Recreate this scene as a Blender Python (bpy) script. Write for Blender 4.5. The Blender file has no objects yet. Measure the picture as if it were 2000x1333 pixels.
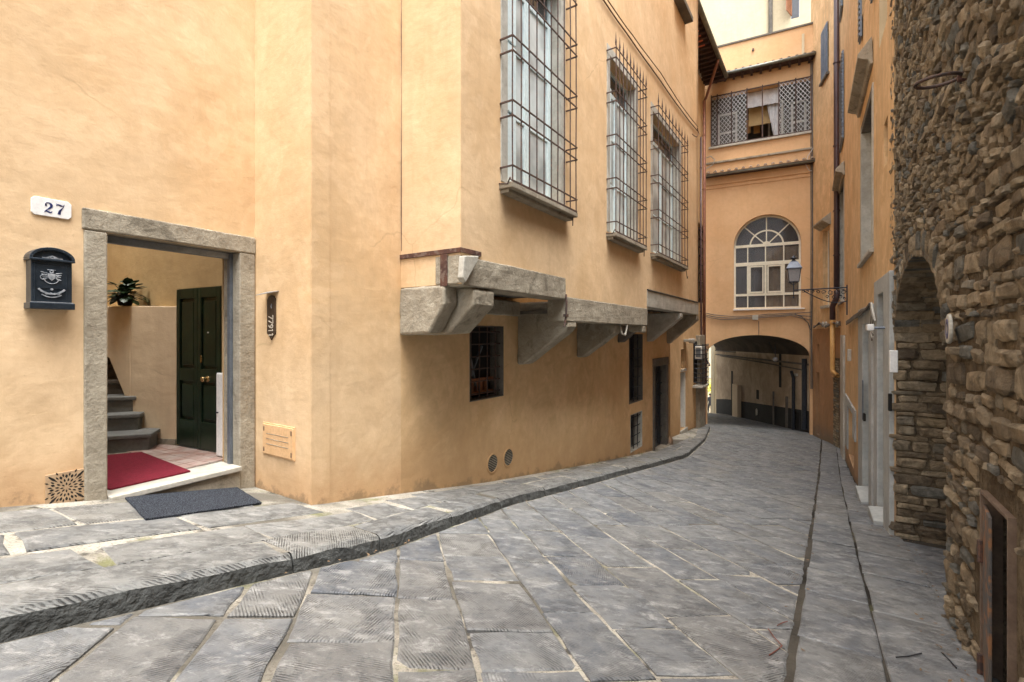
import bpy, math, random
from mathutils import Vector, noise as mnoise
import numpy as np
R = math.radians
random.seed(7)
scene = bpy.context.scene
C = scene.collection
# ---------------------------------------------------------------- camera, sky, sun, exposure
cam = bpy.data.cameras.new('camera'); camo = bpy.data.objects.new('camera', cam); C.objects.link(camo)
camo.rotation_euler = (R(90), 0, 0)
cam.sensor_width = 36; cam.lens = 945/2000*36; cam.shift_y = -11.5/2000
cam.clip_start = .05; cam.clip_end = 400
scene.camera = camo
SUN_EL, SUN_AZ = 72, 165          # azimuth clockwise from +Y
w = bpy.data.worlds.new('World'); scene.world = w; w.use_nodes = True
nt = w.node_tree; nt.nodes.clear()
sky = nt.nodes.new('ShaderNodeTexSky'); sky.sky_type = 'NISHITA'; sky.sun_disc = False
sky.sun_elevation = R(SUN_EL); sky.sun_rotation = R(SUN_AZ)
sky.air_density = 1.0; sky.dust_density = 4.0; sky.ozone_density = 1.0
hs = nt.nodes.new('ShaderNodeHueSaturation'); hs.inputs['Saturation'].default_value = .22
bg = nt.nodes.new('ShaderNodeBackground'); bg.inputs['Strength'].default_value = .15
wo = nt.nodes.new('ShaderNodeOutputWorld')
nt.links.new(sky.outputs[0], hs.inputs['Color']); nt.links.new(hs.outputs[0], bg.inputs['Color']); nt.links.new(bg.outputs[0], wo.inputs['Surface'])
sl = bpy.data.lights.new('sun', 'SUN'); sl.energy = .75; sl.angle = R(34); sl.color = (1, .95, .87)
slo = bpy.data.objects.new('sun', sl); C.objects.link(slo)
sd = Vector((math.sin(R(SUN_AZ))*math.cos(R(SUN_EL)), math.cos(R(SUN_AZ))*math.cos(R(SUN_EL)), math.sin(R(SUN_EL))))
slo.rotation_euler = sd.to_track_quat('Z', 'Y').to_euler(); slo.location = (0, 0, 30)
vs = scene.view_settings
scene.display_settings.display_device = 'sRGB'
vs.view_transform = 'Standard'; vs.look = 'None'; vs.gamma = 1; vs.use_curve_mapping = False; vs.exposure = 2.2
scene.cycles.max_bounces = 8; scene.cycles.diffuse_bounces = 5
scene.cycles.use_denoising = True

# ---------------------------------------------------------------- measuring: f = 945 px in the 2000 px photo, horizon at 655
F, CX, HY = 945.0, 1000.0, 655.0
U = (.5453, .8382); V = (.8382, -.5453)      # along the street, across it (towards the right wall)
def Q(q, r, z=0): return Vector((q*U[0]+r*V[0], q*U[1]+r*V[1], z))
def qr(p): return (p[0]*U[0]+p[1]*U[1], p[0]*V[0]+p[1]*V[1])
_q = [-9, -6, -3, 0, 1, 2.85, 5.65, 8.7, 11.83, 14, 17.3, 21.3, 23, 32, 40, 60]
_z = [.35, -.05, -.55, -1.08, -1.27, -1.63, -2.13, -2.59, -3.03, -3.32, -3.55, -3.82, -3.98, -4.78, -6.1, -9.2]
def Zs(q): return float(np.interp(q, _q, _z))
def Zr(q): return Zs(q)-.125*float(np.interp(q, [0, 22, 24], [1, 1, .4]))
def rk(q): return float(np.interp(q, [-9, 2.6, 4, 5.3, 9, 14.5, 18, 22, 23], [-2.98, -2.97, -3.2, -3.42, -3.45, -3.35, -3.6, -4.2, -4.45]))
def G(x, y, off=0., road=False):              # point of the ground seen at a pixel of the photograph
    rho = (x-CX)/F; k = (y-HY)/F; lo, hi = .8, 60
    f = Zr if road else Zs
    for _ in range(50):
        m = (lo+hi)/2
        if -k*m > f(m*(rho*U[0]+U[1]))+off: lo = m
        else: hi = m
    return Vector((rho*m, m, -k*m))
class Fr:                                      # a vertical plane: a along it, z up, o out of it
    def __init__(s, O, d, n):
        l = math.hypot(*d); s.O = O; s.d = (d[0]/l, d[1]/l); l = math.hypot(*n); s.n = (n[0]/l, n[1]/l)
    def p(s, a, z, o=0.): return Vector((s.O[0]+s.d[0]*a+s.n[0]*o, s.O[1]+s.d[1]*a+s.n[1]*o, z))
    def a(s, x, o=0.):
        rho = (x-CX)/F; ox = s.O[0]+s.n[0]*o; oy = s.O[1]+s.n[1]*o
        return (rho*oy-ox)/(s.d[0]-rho*s.d[1])
    def z(s, x, y, o=0.):
        a = s.a(x, o); return (HY-y)/F*(s.O[1]+s.d[1]*a+s.n[1]*o)
    def az(s, x, y, o=0.): return (s.a(x, o), s.z(x, y, o))

# ---------------------------------------------------------------- node helpers
class N:
    def __init__(s, name, displace=False):
        s.m = bpy.data.materials.new(name); s.m.use_nodes = True; s.t = s.m.node_tree; s.t.nodes.clear()
        s.out = s.n('OutputMaterial'); s.b = s.n('BsdfPrincipled'); s.l(s.b.outputs[0], s.out.inputs[0])
    def n(s, k, **kw):
        x = s.t.nodes.new('ShaderNode'+k)
        for a, v in kw.items(): setattr(x, a, v)
        return x
    def l(s, a, b): s.t.links.new(a, b)
    def pos(s): return s.n('NewGeometry').outputs['Position']
    def obj(s): return s.n('TexCoord').outputs['Object']
    def rnd(s): return s.n('ObjectInfo').outputs['Random']
    def noise(s, vec, scale, detail=4, rough=.55, dist=0):
        x = s.n('TexNoise'); x.inputs['Scale'].default_value = scale; x.inputs['Detail'].default_value = detail
        x.inputs['Roughness'].default_value = rough; x.inputs['Distortion'].default_value = dist
        if vec is not None: s.l(vec, x.inputs['Vector'])
        return x.outputs[0]
    def map(s, vec, scale=(1, 1, 1), rot=(0, 0, 0), loc=(0, 0, 0)):
        x = s.n('Mapping'); x.inputs['Scale'].default_value = scale; x.inputs['Rotation'].default_value = rot; x.inputs['Location'].default_value = loc
        s.l(vec, x.inputs['Vector']); return x.outputs[0]
    def ramp(s, f, a, b, va=0., vb=1.):
        x = s.n('MapRange'); x.inputs[1].default_value = a; x.inputs[2].default_value = b; x.inputs[3].default_value = va; x.inputs[4].default_value = vb
        s.l(f, x.inputs[0]); return x.outputs[0]
    def mix(s, f, a, b, mode='MIX'):
        x = s.n('Mix', data_type='RGBA', blend_type=mode)
        for i, v in ((0, f), (6, a), (7, b)):
            if isinstance(v, (int, float)): x.inputs[i].default_value = v
            elif isinstance(v, tuple): x.inputs[i].default_value = (*v, 1)
            else: s.l(v, x.inputs[i])
        return x.outputs[2]
    def math(s, op, a, b=None, c=None):
        x = s.n('Math', operation=op)
        for i, v in enumerate((a, b, c)):
            if v is None: continue
            if isinstance(v, (int, float)): x.inputs[i].default_value = v
            else: s.l(v, x.inputs[i])
        return x.outputs[0]
    def bump(s, h, dist, strength=1., prev=None):
        x = s.n('Bump'); x.inputs['Distance'].default_value = dist; x.inputs['Strength'].default_value = strength
        s.l(h, x.inputs['Height'])
        if prev is not None: s.l(prev, x.inputs['Normal'])
        return x.outputs[0]
    def fin(s, col, rough=.8, nrm=None, metal=0., spec=.35):
        b = s.b
        if isinstance(col, tuple): b.inputs['Base Color'].default_value = (*col, 1)
        else: s.l(col, b.inputs['Base Color'])
        if isinstance(rough, (int, float)): b.inputs['Roughness'].default_value = rough
        else: s.l(rough, b.inputs['Roughness'])
        b.inputs['Metallic'].default_value = metal; b.inputs['Specular IOR Level'].default_value = spec
        if nrm is not None: s.l(nrm, b.inputs['Normal'])
        return s.m

def simple(name, c1, c2=None, scale=6, rough=.7, metal=0., bd=.0015, bs=60, spec=.35, rand=.0, rust=None, objc=False):
    m = N(name); v = m.obj() if objc else m.pos()
    c2 = c2 or tuple(x*.75 for x in c1)
    f = m.ramp(m.noise(v, scale, 5, .6), .35, .65)
    col = m.mix(f, c1, c2)
    col = m.mix(m.ramp(m.noise(v, scale*7, 3), .45, .75, 0, .35), col, tuple(x*.6 for x in c2))
    if rust: col = m.mix(m.ramp(m.noise(v, scale*2.3, 4), .5, .6), col, rust)
    if rand: col = m.mix(m.ramp(m.rnd(), 0, 1, 0, rand), col, tuple(x*.45 for x in c1))
    nr = m.bump(m.noise(v, bs, 4), bd) if bd else None
    return m.fin(col, rough, nr, metal, spec)

def plaster(name, c, c2, stain=(.30, .17, .08), stain_amt=.5, pale=.35, base=None, drips=.12):
    m = N(name); v = m.pos()
    big = m.ramp(m.noise(v, .55, 6, .6, .4), .36, .64)
    col = m.mix(big, c, c2)
    blot = m.ramp(m.noise(m.map(v, (1, 1, 1), loc=(7, 3, 1)), 1.9, 8, .68, .7), .5, .72, 0, pale)
    col = m.mix(blot, col, tuple(min(1, x*1.22+.04) for x in c))
    # thin drips running down and cloudy brown weathering
    drip = m.ramp(m.noise(m.map(v, (6, 6, .3)), 1., 6, .68), .52, .72, 0, drips)
    col = m.mix(drip, col, stain)
    cl = m.ramp(m.noise(m.map(v, (1, 1, 1.3), loc=(2, 9, 4)), 1.15, 9, .7, .9), .55, .8, 0, stain_amt*.75)
    col = m.mix(cl, col, tuple(x*.62 for x in c2))
    sm_ = m.ramp(m.noise(m.map(v, (1, 1, .8), loc=(11, 4, 8)), .8, 10, .74, 1.4), .47, .64, 0, stain_amt*.5); col = m.mix(sm_, col, tuple(x*.74 for x in c2))
    pt = m.ramp(m.noise(m.map(v, (1.2, 1.2, 1), loc=(21, 14, 5)), 1.7, 11, .62, .5), .565, .585, 0, pale*.6); col = m.mix(pt, col, tuple(min(1, x*1.12+.02) for x in c))
    mt_ = m.ramp(m.noise(m.map(v, loc=(1, 24, 15)), 7, 8, .72, .6), .44, .66, 0, .30); col = m.mix(mt_, col, tuple(x*.80 for x in c2))
    sp = m.ramp(m.noise(v, 28, 4, .7), .66, .74, 0, .3); col = m.mix(sp, col, tuple(x*.5 for x in c2))
    h1 = m.noise(v, 1.3, 3, .5); h2 = m.noise(v, 9, 6, .62); h3 = m.noise(v, 75, 3, .6)
    # trowel strokes
    tr = m.noise(m.map(v, (3.2, 3.2, 14), rot=(.25, .3, 0)), 1.6, 4, .6, .5)
    n = m.bump(h1, .045, .6); n = m.bump(h2, .006, .55, n); n = m.bump(tr, .003, .4, n); n = m.bump(m.noise(m.map(v, (1, 1, 1.5)), 3.2, 4, .5, .6), .010, .4, n); n = m.bump(h3, .0016, .5, n)
    # hairline cracks
    vo = m.n('TexVoronoi', feature='DISTANCE_TO_EDGE'); vo.inputs['Scale'].default_value = .62
    mx = m.n('Mix', data_type='VECTOR'); mx.inputs[0].default_value = .22
    nn = m.n('TexNoise'); nn.inputs['Scale'].default_value = 2.4; nn.inputs['Detail'].default_value = 5; m.l(v, nn.inputs['Vector'])
    m.l(v, mx.inputs[4]); m.l(nn.outputs['Color'], mx.inputs[5]); m.l(mx.outputs[1], vo.inputs['Vector'])
    gate = m.ramp(m.noise(m.map(v, loc=(5, 5, 5)), .7, 2), .56, .62)
    cr = m.math('MULTIPLY', m.ramp(vo.outputs['Distance'], .0, .006, 1, 0), gate)
    col = m.mix(m.math('MULTIPLY', cr, .22), col, (.16, .09, .04))
    if base:   # damp dirty foot of the wall: (z of ground falls with q) measured along the street
        sx = m.n('SeparateXYZ'); m.l(v, sx.inputs[0])
        q = m.math('ADD', m.math('MULTIPLY', sx.outputs[0], U[0]), m.math('MULTIPLY', sx.outputs[1], U[1]))
        cv = m.n('FloatCurve'); c_ = cv.mapping.curves[0]
        lo, hi = -9., 60.
        pts = [((a-lo)/(hi-lo), (b+10)/11) for a, b in zip(_q, _z)]
        c_.points[0].location = pts[0]; c_.points[1].location = pts[-1]
        for p in pts[1:-1]: c_.points.new(*p)
        for p in c_.points: p.handle_type = 'VECTOR'
        cv.mapping.update()
        m.l(m.ramp(q, lo, hi), cv.inputs['Value'])
        gz = m.math('SUBTRACT', m.math('MULTIPLY', cv.outputs[0], 11), 10)
        h = m.math('SUBTRACT', sx.outputs[2], gz)
        h = m.math('ADD', h, m.math('MULTIPLY', m.math('SUBTRACT', m.noise(v, 2.6, 6, .7), .5), -.75))
        col = m.mix(m.ramp(h, base[0], .0, 0, .8), col, base[1])
        col = m.mix(m.ramp(h, .07, .0, 0, .6), col, (.22, .16, .10))
    return m.fin(col, .88, n, spec=.2)

M = {}
M['plaster'] = plaster('ochre_plaster', (.715, .525, .325), (.655, .445, .245), stain_amt=.55, base=(.5, (.50, .30, .155)))
M['plaster_low'] = plaster('ochre_plaster_lower', (.73, .515, .29), (.63, .41, .21), stain_amt=.9, base=(.9, (.42, .26, .13)))
M['plaster_arch'] = plaster('orange_plaster', (.70, .46, .26), (.66, .41, .215), stain_amt=.25, pale=.15)
M['plaster_right'] = plaster('weathered_orange_plaster', (.72, .49, .265), (.63, .40, .20), stain=(.34, .27, .17), stain_amt=1.1, pale=.7, drips=.8, base=(.9, (.30, .17, .10)))
M['plaster_brown'] = plaster('brown_plaster', (.46, .25, .12), (.36, .2, .1), stain=(.2, .15, .1), stain_amt=1., pale=.2, drips=.5, base=(.6, (.2, .15, .11)))
M['cream'] = plaster('cream_plaster', (.60, .52, .36), (.57, .48, .32), stain_amt=.05, pale=.2)
M['hall_plaster'] = plaster('hall_plaster', (.54, .395, .20), (.48, .34, .165), stain_amt=.2, pale=.2)
M['hall_cream'] = plaster('hall_cream_plaster', (.74, .61, .43), (.70, .56, .38), stain_amt=.08, pale=.15)
def m_trim(name, c, c2):
    m = N(name); v = m.pos()
    col = m.mix(m.ramp(m.noise(v, 2.2, 8, .7, .6), .36, .64), c, c2)
    col = m.mix(m.ramp(m.noise(m.map(v, (1, 1, .5), loc=(3, 1, 7)), 3.1, 9, .75, .8), .54, .66, 0, .7), col, (.11, .095, .07))
    col = m.mix(m.ramp(m.noise(m.map(v, loc=(8, 2, 1)), 5.5, 7, .72), .56, .66, 0, .5), col, tuple(min(1, x*1.35) for x in c))
    col = m.mix(m.ramp(m.noise(v, 55, 4, .7), .56, .7, 0, .5), col, (.12, .10, .08))
    n = m.bump(m.noise(v, 5, 8, .68), .03); n = m.bump(m.noise(v, 34, 6, .7), .007, 1, n)
    return m.fin(col, .9, n, spec=.2)
M['trim'] = m_trim('pietra_serena', (.39, .35, .275), (.27, .235, .18))
M['trim_pale'] = simple('pale_stone', (.52, .50, .44), (.36, .34, .29), 3, .85, bd=.005, bs=30)
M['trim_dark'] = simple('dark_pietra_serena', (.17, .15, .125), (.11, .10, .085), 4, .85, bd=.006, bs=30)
M['grey_paint'] = simple('grey_green_paint', (.42, .47, .46), (.35, .40, .40), 2, .6, bd=.002, bs=30, rust=None)
M['grey_stone'] = simple('grey_painted_stone', (.45, .46, .44), (.33, .34, .33), 2.5, .8, bd=.004, bs=30)
M['iron'] = simple('rusty_iron', (.06, .048, .044), (.095, .06, .05), 14, .65, .3, bd=.001, bs=120, rust=(.13, .07, .05))
M['rust'] = simple('brown_rust', (.13, .06, .04), (.07, .035, .03), 7, .8, .1, bd=.003, bs=70, rust=(.17, .12, .095))
M['iron_dark'] = simple('dark_iron', (.025, .03, .04), (.045, .05, .06), 14, .5, .4, bd=.0008, bs=120)
M['navy'] = simple('blue_black_paint', (.014, .022, .034), (.025, .034, .048), 10, .38, .1, bd=.0008, bs=90, spec=.5)
M['black'] = simple('dark_interior', (.012, .011, .010), (.02, .018, .016), 3, .9, bd=0)
M['white'] = simple('white_paint', (.80, .79, .74), (.70, .69, .64), 5, .5, bd=.0008, bs=60)
M['cream_paint'] = simple('cream_window_paint', (.84, .80, .66), (.74, .70, .56), 6, .5, bd=.001, bs=60)
M['pale_blue'] = simple('pale_blue_paint', (.72, .83, .84), (.64, .76, .78), 3, .55, bd=.001, bs=40)
M['ironwork_grey'] = simple('grey_metal', (.20, .23, .27), (.15, .17, .2), 8, .4, .5, bd=.0005)
M['copper'] = simple('painted_copper', (.33, .15, .09), (.22, .10, .07), 6, .5, .25, bd=.0008)
M['pipe_brown'] = simple('brown_downpipe_paint', (.085, .045, .045), (.06, .035, .035), 5, .4, .1, bd=.0005, spec=.5)
M['pipe_yellow'] = simple('yellow_gas_pipe_paint', (.62, .36, .12), (.5, .27, .09), 6, .5, bd=.0008)
M['green_door'] = simple('dark_green_paint', (.014, .035, .018), (.008, .020, .011), 5, .35, bd=.001, bs=25, spec=.5)
M['brass'] = simple('brass', (.65, .48, .24), (.5, .35, .16), 20, .25, .9, bd=0)
M['red_carpet'] = simple('red_carpet', (.17, .008, .022), (.13, .006, .016), 30, .95, bd=.004, bs=300)
M['tile_red'] = simple('terracotta_floor_tile', (.33, .19, .15), (.45, .38, .34), 6, .5, bd=.001, bs=30, rand=.25)
M['roof_tile'] = simple('old_roof_tile', (.25, .20, .15), (.36, .25, .17), 6, .9, bd=.006, bs=30, rand=.5)
M['red_tile'] = simple('red_eaves_tile', (.74, .22, .13), (.60, .16, .09), 6, .8, bd=.002, bs=40)
M['wood_dark'] = simple('dark_eaves_wood', (.055, .035, .035), (.08, .05, .045), 6, .8, bd=.003, bs=40)
M['wood'] = simple('brown_wood', (.30, .12, .05), (.2, .08, .04), 6, .6, bd=.002, bs=40)
M['zinc'] = simple('zinc_gutter', (.25, .26, .23), (.17, .18, .16), 5, .5, .5, bd=.001)
M['cable'] = simple('cable', (.10, .085, .075), (.16, .14, .12), 6, .7, bd=0)
M['cable_brown'] = simple('brown_cable', (.16, .085, .05), (.10, .06, .04), 6, .7, bd=0)
M['mortar'] = None
M['leaf'] = simple('dark_leaf', (.010, .028, .009), (.02, .05, .014), 8, .4, bd=0, spec=.5)
M['yellow_leaf'] = simple('yellow_leaf', (.72, .62, .03), (.5, .5, .05), 8, .6, bd=0)
M['litter'] = simple('dry_leaf', (.20, .12, .065), (.26, .19, .115), 20, .9, bd=0, rand=.5)
M['red_twig'] = simple('red_twig', (.22, .05, .035), (.16, .06, .04), 20, .8, bd=0)
M['curtain'] = simple('ochre_curtain', (.36, .26, .13), (.26, .18, .09), 4, .9, bd=.01, bs=9)
M['sheet'] = simple('white_plastic_sheet', (.72, .72, .72), (.55, .55, .56), 4, .5, bd=.02, bs=7)
M['coat'] = simple('dark_clothes', (.02, .022, .028), (.03, .03, .035), 9, .9, bd=0)
M['skin'] = simple('skin', (.45, .27, .2), (.4, .24, .18), 9, .6, bd=0)
M['hair'] = simple('dark_hair', (.02, .015, .01), None, 9, .7, bd=0)
M['enamel'] = simple('white_enamel', (.84, .84, .82), (.78, .78, .77), 5, .25, bd=0, spec=.5)
M['blue_print'] = simple('blue_enamel_digit', (.02, .035, .16), (.015, .02, .07), 9, .3, bd=0, spec=.5)
M['plate_brown'] = simple('brown_bronze_plate', (.10, .07, .045), (.07, .05, .035), 12, .5, .4, bd=.0006)
M['pale_letter'] = simple('pale_raised_letter', (.7, .62, .5), None, 12, .5, bd=0)
M['frosted'] = simple('frosted_lamp_pane', (.32, .33, .35), (.26, .27, .29), 3, .3, bd=0, spec=.5)

def m_glass(name, c, rough=.04):
    m = N(name); return m.fin(m.mix(m.ramp(m.noise(m.pos(), 1.2, 3), .4, .6), c, tuple(x*.5 for x in c)), rough, m.bump(m.noise(m.pos(), 2.2, 2), .004), spec=.9)
M['glass'] = m_glass('window_glass', (.05, .05, .055))
M['glass_blue'] = m_glass('pale_window_glass', (.68, .75, .75), .12)

def m_mortar(name, c, c2, moss):
    m = N(name); v = m.pos()
    col = m.mix(m.ramp(m.noise(v, 2.1, 6, .65), .38, .62), c, c2)
    col = m.mix(m.ramp(m.noise(v, 60, 4, .7), .5, .68, 0, .75), col, (.10, .09, .075))
    col = m.mix(m.ramp(m.noise(m.map(v, loc=(4, 2, 0)), 1.5, 6, .7, .5), .55, .63, 0, moss), col, (.16, .17, .06))
    col = m.mix(m.ramp(m.noise(m.map(v, loc=(1, 8, 0)), 3.5, 5, .7), .56, .62, 0, .85), col, (.045, .042, .038))
    col = m.mix(m.ramp(m.noise(m.map(v, loc=(9, 1, 0)), .8, 4, .6), .48, .58, 0, .85), col, tuple(x*.32 for x in c2))
    n = m.bump(m.noise(v, 45, 6, .7), .012); n = m.bump(m.noise(v, 7, 3), .012, 1, n)
    return m.fin(col, .95, n, spec=.15)
M['joint_dark'] = m_mortar('dark_gutter_dirt', (.085, .075, .06), (.05, .045, .038), .35)
M['mortar'] = m_mortar('sandy_joint_mortar', (.50, .465, .39), (.32, .295, .245), .6)
M['cement'] = m_mortar('pale_cement_patch', (.46, .44, .385), (.36, .335, .28), .8)
def m_slab(name, c, c2, groove=1.):
    m = N(name); o = m.obj(); rn = m.rnd(); v = m.pos()
    ang = m.math('MULTIPLY', rn, 6.283)
    vr = m.n('VectorRotate', rotation_type='Z_AXIS'); m.l(o, vr.inputs['Vector']); m.l(ang, vr.inputs['Angle'])
    base = m.mix(rn, c, c2)
    rn2 = m.math('FRACT', m.math('MULTIPLY', rn, 7.31))
    base = m.mix(m.ramp(rn2, .7, 1, 0, .45), base, (.155, .14, .115))
    col = m.mix(m.ramp(m.noise(v, 2.6, 7, .68, .6), .36, .66), base, m.mix(.6, base, (.24, .24, .225)))
    col = m.mix(m.ramp(m.noise(v, 14, 6, .7), .52, .72, 0, .6), col, (.055, .06, .07))
    col = m.mix(m.ramp(m.noise(m.map(v, (1, 1.6, 1), rot=(0, 0, .55), loc=(6, 1, 0)), 5, 11, .82, .3), .52, .62, 0, .6), col, (.40, .40, .385))
    col = m.mix(m.ramp(m.noise(v, 90, 3, .7), .6, .75, 0, .5), col, (.27, .26, .25))
    col = m.mix(m.ramp(m.noise(m.map(v, loc=(3, 3, 0)), 1.1, 7, .7, .6), .57, .70, 0, .5), col, (.25, .24, .215))
    # chisel strokes: short parallel grooves, in patches
    wv = m.n('TexWave', wave_type='BANDS', bands_direction='X'); wv.inputs['Scale'].default_value = 19
    wv.inputs['Distortion'].default_value = 1.1; wv.inputs['Detail'].default_value = 4; wv.inputs['Detail Scale'].default_value = 2.6
    m.l(vr.outputs[0], wv.inputs['Vector'])
    brk = m.ramp(m.noise(m.map(vr.outputs[0], (6, 5, 3)), 2.6, 6, .7), .44, .54)
    patch = m.ramp(m.noise(m.map(o, loc=(1, 2, 3)), 2.1, 3, .6), .40, .54)
    gr = m.math('MULTIPLY', m.math('MULTIPLY', m.math('POWER', wv.outputs[1], 2.6), brk), patch)
    col = m.mix(m.math('MULTIPLY', gr, .6), col, (.03, .032, .036))
    n = m.bump(m.noise(v, 3.2, 5, .6), .014); n = m.bump(m.noise(v, 24, 7, .68), .006, 1, n)
    n = m.bump(m.math('SUBTRACT', 1, gr), .008*groove, 1, n)
    return m.fin(col, m.ramp(m.noise(v, 7, 4), .3, .7, .5, .8), n, spec=.4)
M['kerb_face'] = simple('dark_rough_kerb_face', (.11, .115, .112), (.06, .062, .06), 9, .95, bd=.03, bs=22)
M['slab'] = m_slab('grey_blue_paving_stone', (.088, .099, .117), (.162, .170, .178))
M['kerb'] = m_slab('grey_kerb_stone', (.14, .148, .152), (.20, .205, .198), 1.5)
def m_rubble(name, moss=0):
    m = N(name); o = m.obj(); v = m.pos(); rn = m.rnd()
    isl = m.n('NewGeometry').outputs['Random Per Island']
    k = m.math('FRACT', m.math('ADD', rn, isl))
    base = m.mix(m.ramp(k, 0, .35), (.22, .175, .125), (.52, .405, .265))
    base = m.mix(m.ramp(k, .35, .7), base, (.62, .50, .34))
    base = m.mix(m.ramp(k, .7, .86), base, (.28, .28, .25))
    base = m.mix(m.ramp(k, .93, .98), base, (.56, .44, .28))
    col = m.mix(m.ramp(m.noise(v, 6, 7, .7, .8), .38, .66, .0, .8), base, m.mix(.8, base, (.035, .028, .02)))
    col = m.mix(m.ramp(m.noise(m.map(v, (1, 1, 3)), 13, 6, .7), .56, .74, 0, .55), col, (.40, .34, .25))
    n = m.bump(m.noise(v, 11, 9, .75), .085); n = m.bump(m.noise(m.map(v, (1, 1, 2.6)), 30, 7, .75), .03, 1, n)
    return m.fin(col, .88, n, spec=.25)
M['rubble'] = m_rubble('brown_rubble_stone')
def m_rmortar():
    m = N('rubble_mortar'); v = m.pos()
    col = m.mix(m.ramp(m.noise(v, 3, 7, .7), .38, .62), (.12, .09, .06), (.27, .215, .145))
    col = m.mix(m.ramp(m.noise(v, 16, 6, .72), .5, .7, 0, .8), col, (.045, .036, .028))
    n = m.bump(m.noise(v, 8, 7, .7), .09); n = m.bump(m.noise(v, 50, 4, .7), .015, 1, n)
    return m.fin(col, .95, n, spec=.1)
M['rmortar'] = m_rmortar()
def m_mat():
    m = N('ribbed_doormat_pile'); v = m.obj()
    wv = m.n('TexWave', wave_type='BANDS', bands_direction='X'); wv.inputs['Scale'].default_value = 26; wv.inputs['Distortion'].default_value = .6; m.l(v, wv.inputs['Vector'])
    no = m.noise(v, 150, 3, .7)
    col = m.mix(m.ramp(no, .48, .62), (.010, .013, .02), (.13, .145, .17))
    n = m.bump(wv.outputs[1], .004); n = m.bump(no, .004, 1, n)
    return m.fin(col, .95, n, spec=.1)
M['mat'] = m_mat()

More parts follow.
